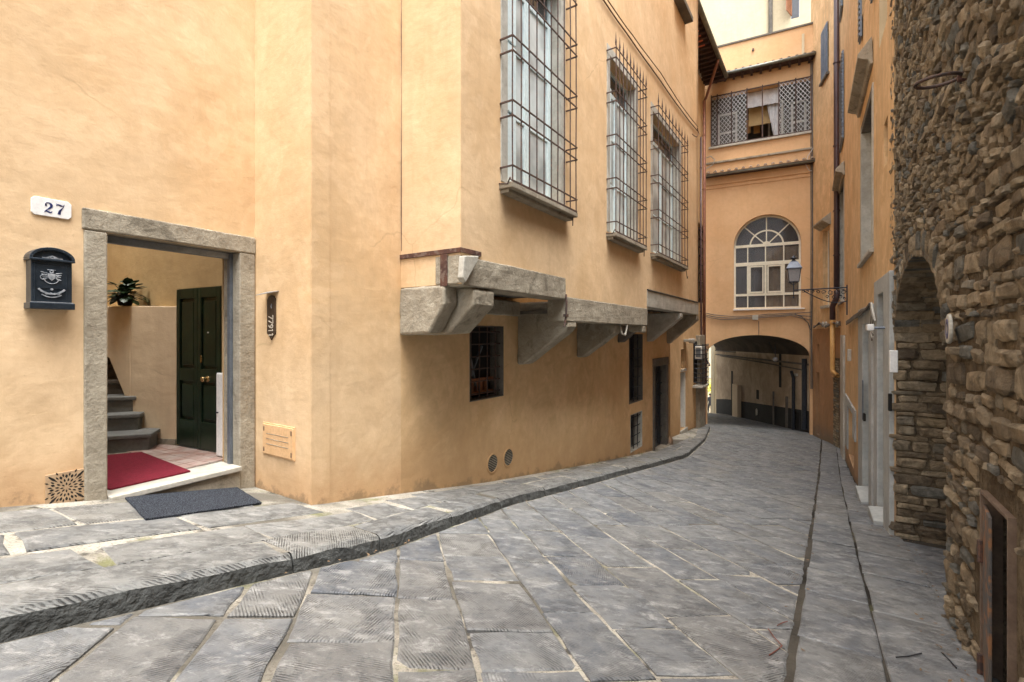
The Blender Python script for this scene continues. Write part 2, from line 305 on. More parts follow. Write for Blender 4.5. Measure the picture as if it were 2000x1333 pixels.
# ---------------------------------------------------------------- mesh and object helpers
WL = {}
def wl(o): return WL[o.name] if o is not None else Vector((0, 0, 0))
def empty(name, loc=(0, 0, 0), parent=None, **kw):
    o = bpy.data.objects.new(name, None); C.objects.link(o); loc = Vector(loc)
    o.empty_display_size = .2
    if parent is not None: o.parent = parent
    o.location = loc-wl(parent); WL[o.name] = loc; tag(o, **kw); return o
def tag(o, label=None, cat=None, group=None, kind=None):
    for k, v in (('label', label), ('category', cat), ('group', group), ('kind', kind)):
        if v: o[k] = v
    return o
class MB:
    def __init__(s): s.v = []; s.f = []
    def add(s, vs, fs):
        b = len(s.v); s.v += [Vector(x) for x in vs]; s.f += [tuple(b+i for i in f) for f in fs]; return s
    def box(s, fr, a0, a1, z0, z1, o0, o1):
        P = [fr.p(a, z, o) for o in (o0, o1) for (a, z) in ((a0, z0), (a1, z0), (a1, z1), (a0, z1))]
        return s.add(P, [(0, 3, 2, 1), (4, 5, 6, 7), (0, 1, 5, 4), (1, 2, 6, 5), (2, 3, 7, 6), (3, 0, 4, 7)])
    def bar(s, fr, a0, z0, a1, z1, t, o0, o1):   # straight bar between two points of the plane
        dx, dz = a1-a0, z1-z0; l = math.hypot(dx, dz) or 1; nx, nz = -dz/l*t/2, dx/l*t/2
        return s.poly(fr, [(a0-nx, z0-nz), (a1-nx, z1-nz), (a1+nx, z1+nz), (a0+nx, z0+nz)], o0, o1)
    def poly(s, fr, pts, o0, o1):                # outline in (a,z) pushed from o0 to o1
        n = len(pts); P = [fr.p(a, z, o0) for a, z in pts]+[fr.p(a, z, o1) for a, z in pts]
        return s.add(P, [tuple(range(n))[::-1], tuple(range(n, 2*n))]+[(i, (i+1) % n, n+(i+1) % n, n+i) for i in range(n)])
    def prof(s, fr, pts, a0, a1):                # profile in (o,z) run from a0 to a1
        n = len(pts); P = [fr.p(a0, z, o) for o, z in pts]+[fr.p(a1, z, o) for o, z in pts]
        return s.add(P, [tuple(range(n))[::-1], tuple(range(n, 2*n))]+[(i, (i+1) % n, n+(i+1) % n, n+i) for i in range(n)])
    def ring(s, fr, a, z, r0, r1, t0, t1, n, o0, o1, rz=1.):   # part of a ring in the plane
        A = [(t0+(t1-t0)*i/n) for i in range(n+1)]
        for i in range(n):
            q = [(a+r*math.cos(t), z+r*rz*math.sin(t)) for r, t in ((r0, A[i]), (r1, A[i]), (r1, A[i+1]), (r0, A[i+1]))]
            s.poly(fr, q, o0, o1)
        return s
    def tube(s, pts, r, n=8, cap=True, r1=None):
        pts = [Vector(p) for p in pts]; b = len(s.v); m = len(pts)
        up = Vector((0, 0, 1)); prev = None
        for i, p in enumerate(pts):
            t = (pts[min(i+1, m-1)]-pts[max(i-1, 0)]).normalized()
            if prev is None:
                x = t.cross(up)
                if x.length < .1: x = t.cross(Vector((1, 0, 0)))
            else: x = prev-t*prev.dot(t)
            x.normalize(); prev = x; y = t.cross(x)
            rr = r if r1 is None else r+(r1-r)*i/(m-1)
            for k in range(n):
                a = 2*math.pi*k/n; s.v.append(p+(x*math.cos(a)+y*math.sin(a))*rr)
        for i in range(m-1):
            for k in range(n): s.f.append((b+i*n+k, b+i*n+(k+1) % n, b+(i+1)*n+(k+1) % n, b+(i+1)*n+k))
        if cap: s.f.append(tuple(b+k for k in range(n))[::-1]); s.f.append(tuple(b+(m-1)*n+k for k in range(n)))
        return s
    def lathe(s, c, prof, n=12):                # prof: (radius, z) about a vertical axis
        c = Vector(c); b = len(s.v)
        for r, z in prof:
            for k in range(n):
                a = 2*math.pi*k/n; s.v.append(c+Vector((r*math.cos(a), r*math.sin(a), z)))
        for i in range(len(prof)-1):
            for k in range(n): s.f.append((b+i*n+k, b+i*n+(k+1) % n, b+(i+1)*n+(k+1) % n, b+(i+1)*n+k))
        s.f.append(tuple(b+k for k in range(n))[::-1]); s.f.append(tuple(b+(len(prof)-1)*n+k for k in range(n)))
        return s
    def build(s, name, mat, parent=None, smooth=False, bevel=0, seg=2, label=None, cat=None, group=None, kind=None, mats=None):
        lo = Vector([min(v[i] for v in s.v) for i in range(3)]); hi = Vector([max(v[i] for v in s.v) for i in range(3)])
        org = Vector(((lo.x+hi.x)/2, (lo.y+hi.y)/2, lo.z))
        me = bpy.data.meshes.new(name); me.from_pydata([v-org for v in s.v], [], s.f)
        for m in (mats or [mat]): me.materials.append(m)
        me.validate(); me.update()
        if smooth: me.polygons.foreach_set('use_smooth', [True]*len(me.polygons))
        o = bpy.data.objects.new(name, me); C.objects.link(o)
        if parent is not None: o.parent = parent
        o.location = org-wl(parent); WL[o.name] = org
        if bevel:
            b = o.modifiers.new('bevel', 'BEVEL'); b.width = bevel; b.segments = seg; b.limit_method = 'ANGLE'; b.angle_limit = R(35)
        return tag(o, label, cat, group, kind)
def B(fr, a0, a1, z0, z1, o0, o1): return MB().box(fr, a0, a1, z0, z1, o0, o1)
_ct = bpy.data.textures.new('worn_stone', 'CLOUDS'); _ct.noise_scale = .16; _ct.noise_depth = 4
def wear(o, strength=.022, lv=4):           # broken, hand cut stone surface
    s = o.modifiers.new('dense', 'SUBSURF'); s.subdivision_type = 'SIMPLE'; s.levels = lv; s.render_levels = lv
    d = o.modifiers.new('worn', 'DISPLACE'); d.texture = _ct; d.texture_coords = 'GLOBAL'; d.strength = strength; d.mid_level = .5
    return o
def P(fr, pts, o0, o1): return MB().poly(fr, pts, o0, o1)

def wall(fr, a0, a1, z0, z1, holes=(), rd=.25, back=.35, name='wall', mat=None, parent=None, caps=True, skip=(), **kw):
    """front and back sheet of a wall with openings; a hole is (a0,a1,z0,z1[,rise of its arched head])"""
    m = MB(); As = {a0, a1}; Zs_ = {z0, z1}
    for h in holes: As |= {h[0], h[1]}; Zs_ |= {h[2], h[3]+(h[4] if len(h) > 4 else 0)}
    As = sorted(x for x in As if a0 <= x <= a1); Zl = sorted(x for x in Zs_ if z0 <= x <= z1)
    for o in ((0, -back) if back else (0,)):
        for i in range(len(As)-1):
            for j in range(len(Zl)-1):
                ca, cz = (As[i]+As[i+1])/2, (Zl[j]+Zl[j+1])/2
                if any(h[0] < ca < h[1] and h[2] < cz < h[3]+(h[4] if len(h) > 4 else 0) for h in holes): continue
                m.add([fr.p(As[i], Zl[j], o), fr.p(As[i+1], Zl[j], o), fr.p(As[i+1], Zl[j+1], o), fr.p(As[i], Zl[j+1], o)], [(0, 1, 2, 3)])
    if back and caps: m.add([fr.p(a0, z1, 0), fr.p(a1, z1, 0), fr.p(a1, z1, -back), fr.p(a0, z1, -back), fr.p(a0, z0, 0), fr.p(a1, z0, 0), fr.p(a1, z0, -back), fr.p(a0, z0, -back)], [(0, 1, 2, 3), (0, 3, 7, 4), (1, 5, 6, 2)])
    dp = back or rd
    for hi_, h in enumerate(holes):
        if hi_ in skip: continue
        x0, x1, y0, y1 = h[:4]
        outl = [(x1, y1), (x1, y0), (x0, y0), (x0, y1)]
        if len(h) > 4 and h[4] > 0:
            k = 28; c = (x0+x1)/2; rx = (x1-x0)/2; arc = [(c-rx*math.cos(math.pi*i/k), y1+h[4]*math.sin(math.pi*i/k)) for i in range(k+1)]
            for o in ((0, -back) if back else (0,)):
                for i in range(k):
                    (p, pz), (q, qz) = arc[i], arc[i+1]; t = y1+h[4]
                    m.add([fr.p(p, pz, o), fr.p(q, qz, o), fr.p(q, t, o), fr.p(p, t, o)], [(0, 1, 2, 3)])
            outl += arc[1:-1]
        n = len(outl)
        for i in range(n):
            (p, pz), (q, qz) = outl[i], outl[(i+1) % n]
            m.add([fr.p(p, pz, 0), fr.p(q, qz, 0), fr.p(q, qz, -dp), fr.p(p, pz, -dp)], [(0, 1, 2, 3)])
    return m.build(name, mat or M['plaster'], parent, **kw)
# ================================================================ frames of the street
A_ = (-1.93, 4.655)                                        # outer corner of the low facade
FD = Fr((-3.43, 4.1), (.503, .864), (.864, -.503))         # wall with the entrance
c_ = FD.p(1.30, 0); C_ = (c_.x, c_.y)                      # inner corner right of the entrance
FT = Fr(C_, (A_[0]-C_[0], A_[1]-C_[1]), (-.573, -.819))    # short wall with the meter hatch
FL = Fr(A_, U, V)                                          # ground floor facade
OV = .893                                                  # overhang of the upper floors
S0 = 1.168
b0 = FL.p(S0, 0, 0); FS = Fr((b0.x, b0.y), V, (-U[0], -U[1]))   # side of the overhang
b1 = FL.p(S0, 0, OV); FU = Fr((b1.x, b1.y), U, V)          # upper facade
TL = math.hypot(A_[0]-C_[0], A_[1]-C_[1])
def f3(q): return Q(q, -4.5)
F3 = Fr((f3(15.3).x, f3(15.3).y), U, V)                    # neighbour set back
Pp = (8.70, 21.63); FA = Fr(Pp, (.890, -.456), (-.456, -.890))  # facade over the archway
F1 = Fr((Q(7.95, .729).x, Q(7.95, .729).y), (.5207, .8538), (-.8538, .5207))   # right hand facade
e1 = F1.p(F1.a(1641), 0); F2 = Fr((e1.x, e1.y), (12.30-e1.x, 19.78-e1.y), (-(19.78-e1.y), 12.30-e1.x))
RW = .75; FW = Fr((Q(0, RW).x, Q(0, RW).y), U, (-V[0], -V[1]))  # rubble wall, a = q

# ================================================================ ground
def sheet(q0, q1, r0, r1, f, dq=.5, nr=2):
    m = MB(); nq = max(1, round((q1-q0)/dq))
    for i in range(nq+1):
        q = q0+(q1-q0)*i/nq; a = r0(q) if callable(r0) else r0; b = r1(q) if callable(r1) else r1
        for j in range(nr+1):
            r = a+(b-a)*j/nr; m.v.append(Q(q, r, f(q)))
    for i in range(nq):
        for j in range(nr): k = i*(nr+1)+j; m.f.append((k, k+1, k+nr+2, k+nr+1))
    return m
gnd = sheet(-60, 90, -70, 70, lambda q: Zs(q)-.6, 3, 4).build('ground', M['mortar'], kind='structure')
road = sheet(-9, 62, -22, 4.2, lambda q: Zr(q)-.011, .5, 8).build('road', M['mortar'], kind='structure')
pave = sheet(-9, 22.9, -5.75, lambda q: rk(q)-.05, lambda q: Zs(q)-.007, .4, 3)
pave = pave.build('pavement', M['cement'], kind='structure')

def slab(poly, f, name, mat, parent, lift=0., jag=.006, bev=.008, thick=.05, label=None, into=None, sub=2):
    """a flat stone with worn edges; poly in (q,r), counter clockwise or not"""
    A = sum(poly[i][0]*poly[(i+1) % len(poly)][1]-poly[(i+1) % len(poly)][0]*poly[i][1] for i in range(len(poly)))/2
    if abs(A) < .004: return None
    if A > 0: poly = poly[::-1]                 # (q,r) is a left handed pair seen from above
    P_ = []
    for i in range(len(poly)):
        a, b = poly[i], poly[(i+1) % len(poly)]; l = math.hypot(b[0]-a[0], b[1]-a[1])
        P_.append(a)
        for k in range(1, sub):
            t = k/sub+random.uniform(-.1, .1); j = random.uniform(-jag, jag)*min(1, l*3)
            P_.append((a[0]+(b[0]-a[0])*t-(b[1]-a[1])/max(l, .01)*j, a[1]+(b[1]-a[1])*t+(b[0]-a[0])/max(l, .01)*j))
    n = len(P_); cq = sum(p[0] for p in P_)/n; cr = sum(p[1] for p in P_)/n
    tq, tr = random.gauss(0, .006), random.gauss(0, .006)
    Z = lambda q, r: f(q)+lift+tq*(q-cq)+tr*(r-cr)
    def ins(p, d):
        l = math.hypot(p[0]-cq, p[1]-cr) or 1; k = max(.3, 1-d/l); return (cq+(p[0]-cq)*k, cr+(p[1]-cr)*k)
    v = [Q(*p, Z(*p)-thick) for p in P_]+[Q(*p, Z(*p)-bev*.9) for p in P_]+[Q(*p, Z(*p)) for p in (ins(p, bev*1.7) for p in P_)]
    fs = [tuple(range(2*n, 3*n))]
    for k in (0, n):
        fs += [(k+i, k+(i+1) % n, k+n+(i+1) % n, k+n+i) for i in range(n)]
    if into is not None: into.add(v, fs); return None
    return MB().add(v, fs).build(name, mat, parent, label=label)
def clip(poly, n, c):                             # keep n.p <= c
    out = []
    for i in range(len(poly)):
        a, b = poly[i], poly[(i+1) % len(poly)]; da = n[0]*a[0]+n[1]*a[1]-c; db = n[0]*b[0]+n[1]*b[1]-c
        if da <= 0: out.append(a)
        if (da < 0) != (db < 0) and da != db: t = da/(da-db); out.append((a[0]+(b[0]-a[0])*t, a[1]+(b[1]-a[1])*t))
    return out
def shrink(poly, g):
    cq = sum(p[0] for p in poly)/len(poly); cr = sum(p[1] for p in poly)/len(poly); o = poly
    A = sum(poly[i][0]*poly[(i+1) % len(poly)][1]-poly[(i+1) % len(poly)][0]*poly[i][1] for i in range(len(poly)))
    if A < 0: o = poly[::-1]
    res = list(o)
    for i in range(len(o)):
        a, b = o[i], o[(i+1) % len(o)]; l = math.hypot(b[0]-a[0], b[1]-a[1])
        if l < 1e-4: continue
        nx, ny = (b[1]-a[1])/l, -(b[0]-a[0])/l; res = clip(res, (nx, ny), nx*a[0]+ny*a[1]-g*random.uniform(.6, 1.5))
        if len(res) < 3: return []
    return res
# carriageway: slabs laid on the diagonal, as measured in the photograph
fa = (-.229, .973); fb = (.973, .229)              # along a course, across the courses (world X,Y)
lines = [-.88, -.53, 0., .36, .86, 1.22]
while lines[0] > -26: lines.insert(0, lines[0]-random.uniform(.36, .52))
while lines[-1] < 24: lines.append(lines[-1]+random.uniform(.36, .52))
seeds = {0.: [2.24, 3.05, 3.8], .36: [2.2, 2.6, 3.38], -.53: [2.5, 3.1], -.88: [2.05, 2.75]}
cand = []
for i in range(len(lines)-1):
    c0, c1 = lines[i], lines[i+1]; js = seeds.get(c0)
    if not js: js = [random.uniform(2, 2.7)]
    js = list(js); lmin, lmax = (.5, .95)
    while js[0] > -14: js.insert(0, js[0]-random.uniform(lmin, lmax))
    while js[-1] < 34: js.append(js[-1]+random.uniform(lmin, lmax)*(1 if js[-1] < 9 else 1.25))
    for j in range(len(js)-1):
        sk = random.uniform(-.03, .03); pts = [(c0, js[j]), (c1, js[j]+sk), (c1, js[j+1]+sk), (c0, js[j+1])]
        w_ = [(c*fb[0]+a*fa[0], c*fb[1]+a*fa[1]) for c, a in pts]
        pq = [qr(p) for p in w_]; pq = [(q+random.uniform(-.012, .012), r+random.uniform(-.012, .012)) for q, r in pq]
        cq = sum(p[0] for p in pq)/4
        if cq < -3 or cq > 31: continue
        if cq < 23.2:
            k = rk(cq); dk = (rk(cq+.3)-rk(cq-.3))/.6; l = math.hypot(1, dk)
            pq = clip(pq, (dk/l, -1/l), (dk*cq-k-.03)/l)
        if len(pq) >= 3: pq = clip(pq, (0, 1), -.172)
        if len(pq) < 3: continue
        pq = shrink(pq, .0105)
        if len(pq) < 3: continue
        cq = sum(p[0] for p in pq)/len(pq); cr = sum(p[1] for p in pq)/len(pq); w3 = Q(cq, cr)
        if w3.y < -1 or (cq < 23 and cr < -4.6) or abs(w3.x) > 1.12*w3.y+1.2: continue
        if cq > 23 and not (8 < w3.x < 13.6): continue
        cand.append((w3.length, pq))
cand.sort(key=lambda t: t[0]); far = MB()
for i, (d, pq) in enumerate(cand):
    if d < 7 and len(pq) == 4 and random.random() < .55:    # a broken corner
        c_ = random.randrange(4); p0, p1, p2 = pq[c_-1], pq[c_], pq[(c_+1) % 4]; t = random.uniform(.05, .16)
        pq = pq[:c_]+[tuple(p1[k]+(p0[k]-p1[k])*t for k in (0, 1)), tuple(p1[k]+(p2[k]-p1[k])*t*random.uniform(.6, 1.6) for k in (0, 1))]+pq[c_+1:]
    if i < 296: slab(pq, Zr, 'paving_slab', M['slab'], road, lift=random.uniform(-.003, .004), sub=3 if d < 6 else 2, jag=.011)
    else: slab(pq, Zr, '', None, None, into=far, lift=random.uniform(-.002, .003), sub=1)
if far.v: far.build('distant_slabs', M['slab'], road, kind='stuff')
# strip beyond the gutter: slabs laid along the street, against the right hand walls
strip = sheet(-9, 23, -.16, 2.4, lambda q: Zr(q)+.002, .5, 2).build('right_margin', M['joint_dark'], kind='structure')
sheet(-9, 23, -.19, -.14, lambda q: Zr(q)-.004, .5, 1).build('gutter', M['joint_dark'], kind='structure')
for r0, r1 in ((-.152, .272), (.276, .76), (.77, 1.25), (1.26, 1.75)):
    q = -1.5+random.uniform(0, .6)
    while q < 22:
        l = random.uniform(.75, 1.35); rr0 = r0+random.uniform(-.008, .008); rr1 = r1
        if r1 > .7 and r1 < .8: rr1 = min(r1, .96-.029*(q+l)-.0) if q > 7.7 else .8
        if r0 > .76 and not (4.5 < q < 7.6): q += l; continue
        sk = random.uniform(-.03, .03)
        pq = shrink([(q, rr0), (q+l, rr0+random.uniform(-.006, .006)), (q+l+sk, rr1), (q+sk, rr1)], .006)
        if len(pq) > 2: slab(pq, Zr, 'margin_slab', M['slab'], strip, lift=.014+random.uniform(-.003, .004), sub=4 if q < 6 else 2, jag=.007)
        q += l
# kerb stones
kj = [-3.4, -2.1, -.75, .35, 1.9, 2.66, 3.75, 4.9, 6.15, 7.3, 8.4, 9.7, 10.9, 12, 13.1, 14.2, 15.4, 16.6, 17.8, 19, 20.2, 21.4, 22.5]
for i in range(len(kj)-1):
    q0, q1 = kj[i]+.006, kj[i+1]-.006; n = 7; wd = .34+random.uniform(-.03, .04); m = MB(); lift = random.uniform(-.004, .008)
    for k in range(n+1):
        q = q0+(q1-q0)*k/n; e = .018 if k in (0, n) else 0
        j = [random.uniform(-.008, .008) for _ in range(6)]
        r = rk(q); z = Zs(q)+lift-e*.5
        for rr, zz in ((r-wd, z-.1), (r-wd, z), (r-.06, z+j[0]*.3), (r-.026+j[1]*.5, z-.007), (r+.002+j[2]-e*.6, z-.035+j[3]), (r+.006+j[4]-e*.5, z-.09), (r+.012+j[5], z-.22)):
            m.v.append(Q(q, rr, zz))
    for k in range(n):
        for t in range(6): a = k*7+t; m.f.append((a, a+7, a+8, a+1))
    m.f += [tuple(range(7)), tuple(range(n*7, n*7+7))[::-1]]
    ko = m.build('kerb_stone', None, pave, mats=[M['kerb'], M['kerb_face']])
    for p_ in ko.data.polygons: p_.material_index = 1 if abs(p_.normal.z) < .4 else 0  # steep faces get the darker, rougher material
# flagstones of the pavement
def wall_r(q): return -4.17 if q > 2.9 else -5.1
rows = [(-.345, -.80), (-.82, -1.32), (-1.34, -1.95)]
for k, (t0, t1) in enumerate(rows):
    q = -2.6+random.uniform(0, .7)
    while q < 22:
        l = random.uniform(.5, 1.05); ra, rb = rk(q)+t0, rk(q+l)+t0; w1 = rk(q+l/2)+t1
        lim = wall_r(q)+.10
        if q > 2.2: 
            if k >= 1: break
            w1 = max(w1, lim+.04)
        if ra-w1 < .14: q += l; continue
        j = lambda: random.uniform(-.035, .035)
        pq = shrink([(q+j()*.6, ra), (q+l, rb), (q+l+j()*2, w1+j()), (q+j()*2, w1+j())], .022 if q < 3 else .011)
        if len(pq) > 2: slab(pq, Zs, 'flagstone', M['kerb'], pave, lift=random.uniform(-.004, .003), jag=.02)
        q += l
# cement laid against the foot of the facade
for nm, q0, q1, r0, r1, dz in (('cement_patch', 1.0, 2.9, -4.92, -4.72, .001),):
    pass
# dry leaves, twigs and grit along the right side
lf = MB()
for i in range(330):
    q = random.uniform(1.6, 13); side = random.random()
    r = (RW if q < 8 else .96-.029*q)-abs(random.gauss(0, .13))-.03 if side < .7 else (rk(q)+.03+abs(random.gauss(0, .05)) if side < .85 else random.uniform(-.25, -.1))
    if side < .7 and 4.6 < q < 7.8: r += .2
    z = Zr(q)+.019+random.random()*.006; s = random.uniform(.004, .015); a = random.random()*6.28
    pts = [Q(q+s*math.cos(a+t)*k, r+s*math.sin(a+t)*k, z+random.uniform(0, .008)) for t, k in ((0, 1.5), (1.3, .6), (3.14, 1.3), (4.9, .6))]
    lf.add(pts, [(0, 1, 2, 3)])
lf.build('leaf_litter', M['litter'], label='dry leaf litter and grit gathered along the wall foot and gutter', cat='leaf litter', kind='stuff')
tw = empty('fallen_twig', G(1530, 1240, road=True), label='thin red twigs lying on the slabs beside the gutter', cat='twig')
for pts in (((1500, 1228), (1512, 1245), (1528, 1262)), ((1502, 1280), (1515, 1272), (1527, 1262)), ((1518, 1222), (1530, 1216), (1538, 1214))):
    MB().tube([G(x, y, .012, True) for x, y in pts], .0028, 5).build('stem', M['red_twig'], tw)
tw = empty('dead_twig', G(1780, 1280, road=True), label='dark dead twigs lying near the foot of the rubble wall', cat='twig')
for pts in (((1750, 1284), (1775, 1282), (1800, 1276)), ((1840, 1275), (1855, 1290), (1868, 1305))):
    MB().tube([G(x, y, .022, True) for x, y in pts], .0035, 5).build('stem', M['iron_dark'], tw)
# ================================================================ corner building
bld = empty('corner_building', (A_[0], A_[1], Zs(2.85)), label='ochre plastered corner house with number 27 and jettied grilled upper floor', cat='building')
dx0, dx1 = FD.a(208.5), FD.a(466); DZ0, DZ1 = -1.36, .866
wall(FD, -9, 1.30, -6, 8.2, [(dx0, dx1, -5, DZ1)], back=.3, skip=(0,), name='wall', parent=bld)
wall(FT, 0, TL, -6, 8.2, back=.2, name='wall', parent=bld)
Lh = []
lx = lambda a, b, z0, z1: (FL.a(a), FL.a(b), z0, z1)
L1 = lx(917, 983, -.93, .135); L2 = lx(1228.5, 1255, -1.74, .03); L3 = lx(1231, 1254, -2.98, -2.02); L4 = lx(1278, 1300, FL.z(1278, 884), FL.z(1278, 717))
FLE = FL.a(1309)
wall(FL, 0, S0, -6, 8.2, back=.2, name='wall', mat=M['plaster'], parent=bld)
wall(FL, S0, FLE, -6, 1.05, [L1, L2, L3, L4], back=.32, skip=(3,), name='wall', mat=M['plaster_low'], parent=bld)
e = FL.p(FLE, 0); FE = Fr((e.x, e.y), (-V[0], -V[1]), U)
wall(FE, 0, 1.2, -6, 10.8, back=.2, name='wall', mat=M['plaster_low'], parent=bld)
# upper floor
UE = FU.a(1363.5)
g = lambda a, b: (FU.a(a, .17), FU.a(b, .17))
W = [g(1001, 1125), g(1203, 1262), g(1286, 1343)]
Uh = [(a+.13, b-.16, 1.86, 5.0) for a, b in W]
b1a, b2a = FU.a(1103), FU.a(1263.5)
Uh += [(-.1, b1a, .0, .85), (b1a, b2a, .0, .575), (b2a, UE+.1, .0, .975)]
u4 = (FU.a(1318), FU.a(1336), 8.65, 10.4); Uh.append(u4)
wall(FU, 0, UE, .2, 10.8, Uh, back=.35, caps=False, skip=(3, 4, 5), name='upper_wall', parent=bld)
wall(FS, 0, OV, .55, 10.6, [], back=.02, caps=False, name='upper_wall', parent=bld)
ue = FU.p(UE, 0); FUE = Fr((ue.x, ue.y), (-V[0], -V[1]), U)
wall(FUE, 0, 1.3, .6, 10.8, back=.2, name='upper_wall', parent=bld)
B(FU, 0, UE, 10.8, 11., -6, .4).build('roof', M['wood_dark'], bld)
# entrance surround: jambs, lintel, threshold
jl, jr = FD.a(163), FD.a(496.5)
B(FD, jl, dx0, -1.75, .866, -.28, .022).build('door_jamb', M['trim'], bld, bevel=.012)
B(FD, dx1, jr, -2.0, .866, -.28, .022).build('door_jamb', M['trim'], bld, bevel=.012)
B(FD, jl-.012, jr+.004, .869, 1.045, -.28, .027).build('lintel', M['trim'], bld, bevel=.012)
B(FD, dx0+.003, dx1-.003, -2.0, -1.415, -.28, .045).build('threshold', M['trim'], bld, bevel=.012)
B(FD, dx0+.004, dx1-.004, -1.412, -1.362, -.30, .075).build('threshold_slab', M['trim_pale'], bld, bevel=.008)
fm = MB()
for a0, a1, z0, z1 in ((dx0+.002, dx0+.03, -1.36, .864), (dx1-.035, dx1-.002, -1.36, .864), (dx0+.03, dx1-.045, .80, .864)):
    fm.box(FD, a0, a1, z0, z1, -.15, -.10)
fm.build('steel_door_frame', M['ironwork_grey'], bld, bevel=.003)
# ornamental air grille left of the entrance
c0, c1 = FD.a(95), FD.a(161); cz = FD.z(128, 952); ca = (c0+c1)/2; h = .125
tc_ = simple('sandy_terracotta', (.50, .355, .22), (.38, .26, .155), 9, .9)
vent = P(FD, [(ca-h, cz-h), (ca+h, cz-h), (ca+h, cz+h), (ca-h, cz+h)], .0, .012).build('vent_grille', tc_, bld, bevel=.003)
gm = MB()
def petal(a, r0, r1, w_):
    c, s_ = math.cos(a), math.sin(a); q = [(r0, 0), (r0+(r1-r0)*.55, w_), (r1, w_*.55), (r1+.004, 0), (r1, -w_*.55), (r0+(r1-r0)*.55, -w_)]
    gm.poly(FD, [(ca+x*c-y*s_, cz+x*s_+y*c) for x, y in q], .012, .0135)
for k in range(8): petal(k*math.pi/4, .016, .036, .006)
for k in range(16): petal(k*math.pi/8+.2, .044, .068, .0065)
for k in range(16): petal(k*math.pi/8, .074, .100 if k % 4 != 2 else .150, .009)
for k in range(16): petal(k*math.pi/8+.2, .086, .112, .006)
for sx_ in (-1, 1):
    for sz_ in (-1, 1):
        for d_ in (.45, 1.12): petal(math.atan2(sz_*math.sin(d_), sx_*math.cos(d_)), .118, .142, .006)
gm.build('vent_hole', M['black'], vent)

# ---- jetty: beams, corbels, straps
def beam(fr, a0, a1, z0, z1, o0, o1, mat='trim', name='stone_beam', bev=.014): o = B(fr, a0, a1, z0, z1, o0, o1).build(name, M[mat], bld, bevel=bev); return wear(o, .02) if name == 'stone_beam' or name == 'corner_block' else o
beam(FU, .02, b1a, .53, .848, -.32, .022)
beam(FU, b1a+.004, b2a, .205, .573, -.30, .014)
beam(FU, b2a+.006, UE, .61, .972, -.30, .012, 'trim_pale')
beam(FU, b2a-.0, UE+.02, .974, 1.0, -.2, .03, 'trim_dark', 'ledge', .003)
sb = FS.a(851)
beam(FS, sb, OV-.003, .55, .86, -.25, .012, 'trim', 'corner_block')
# inner band and soffits
beam(FL, 2.0, 3.60, .30, .52, 0, .12)
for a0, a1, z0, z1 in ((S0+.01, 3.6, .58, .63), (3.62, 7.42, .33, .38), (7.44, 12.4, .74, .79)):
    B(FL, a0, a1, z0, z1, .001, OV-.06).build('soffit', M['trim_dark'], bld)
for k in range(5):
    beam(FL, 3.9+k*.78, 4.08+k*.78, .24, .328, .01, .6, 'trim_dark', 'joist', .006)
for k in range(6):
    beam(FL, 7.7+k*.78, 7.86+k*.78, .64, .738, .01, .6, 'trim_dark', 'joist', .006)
def corbel(pr, a0, a1, mat='trim', bev=.03): return wear(MB().prof(FL, pr, a0, a1).build('corbel', M[mat], bld, bevel=bev, seg=3), .03, 3)
corbel([(0, .545), (.69, .545), (.69, .34), (.46, .02), (0, .0)], S0-.03, 1.36)
corbel([(0, .535), (.86, .535), (.91, .49), (.905, .33), (.55, .02), (0, .0)], 1.375, 1.78)
corbel([(0, .52), (.885, .52), (.90, .13), (.86, .06), (.12, -.47), (0, -.47)], FL.a(1010), FL.a(1010)+.30)
corbel([(0, .25), (.80, .2), (.80, .05), (.14, -.43), (0, -.44)], FL.a(1126), FL.a(1126)+.28)
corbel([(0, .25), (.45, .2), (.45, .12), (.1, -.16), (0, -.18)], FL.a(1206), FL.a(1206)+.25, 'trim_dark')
corbel([(.5, .21), (.9, .21), (.9, .06), (.62, .06)], 7.22, 7.46)
corbel([(0, .60), (.90, .60), (.90, .46), (.10, -.17), (0, -.18)], FL.a(1263), FL.a(1263)+.3, 'trim_pale')
corbel([(0, .60), (.90, .60), (.90, .46), (.08, -.25), (0, -.26)], FL.a(1306)-.25, FL.a(1306)+.02, 'trim')
st = MB()
st.box(FS, -.0, OV+.02, .88, .932, .0, .022); st.box(FU, -.022, .34, .88, .932, .0, .022)
st.build('iron_strap', M['rust'], bld, bevel=.004)
B(FS, FS.a(863), FS.a(876), .53, .875, .013, .03).build('iron_strap', M['rust'], bld, bevel=.003)
P(FU, [(-.06, .83), (.19, .86), (.17, .80), (-.04, .55), (-.09, .60)], .023, .10).build('stone_chip', M['trim_pale'], bld, bevel=.01)
hk = MB().tube([FU.p(b1a-.02, .60, .03), FU.p(b1a-.03, .5, .045), FU.p(b1a-.05, .28, .045), FU.p(b1a-.1, .12, .04)], .016, 7)
hk.box(FU, b1a-.09, b1a-.01, .27, .31, .02, .07); hk.build('iron_clamp', M['iron'], bld, smooth=False)
hk = MB().tube([FL.p(FL.a(1126)+.2, .2, .82), FL.p(FL.a(1126)+.22, .03, .85), FL.p(FL.a(1126)+.38, -.0, .86), FL.p(FL.a(1126)+.42, .16, .88), FL.p(FL.a(1126)+.40, .24, .88)], .02, 8)
hk.build('iron_hook', M['trim_pale'], bld, smooth=True)

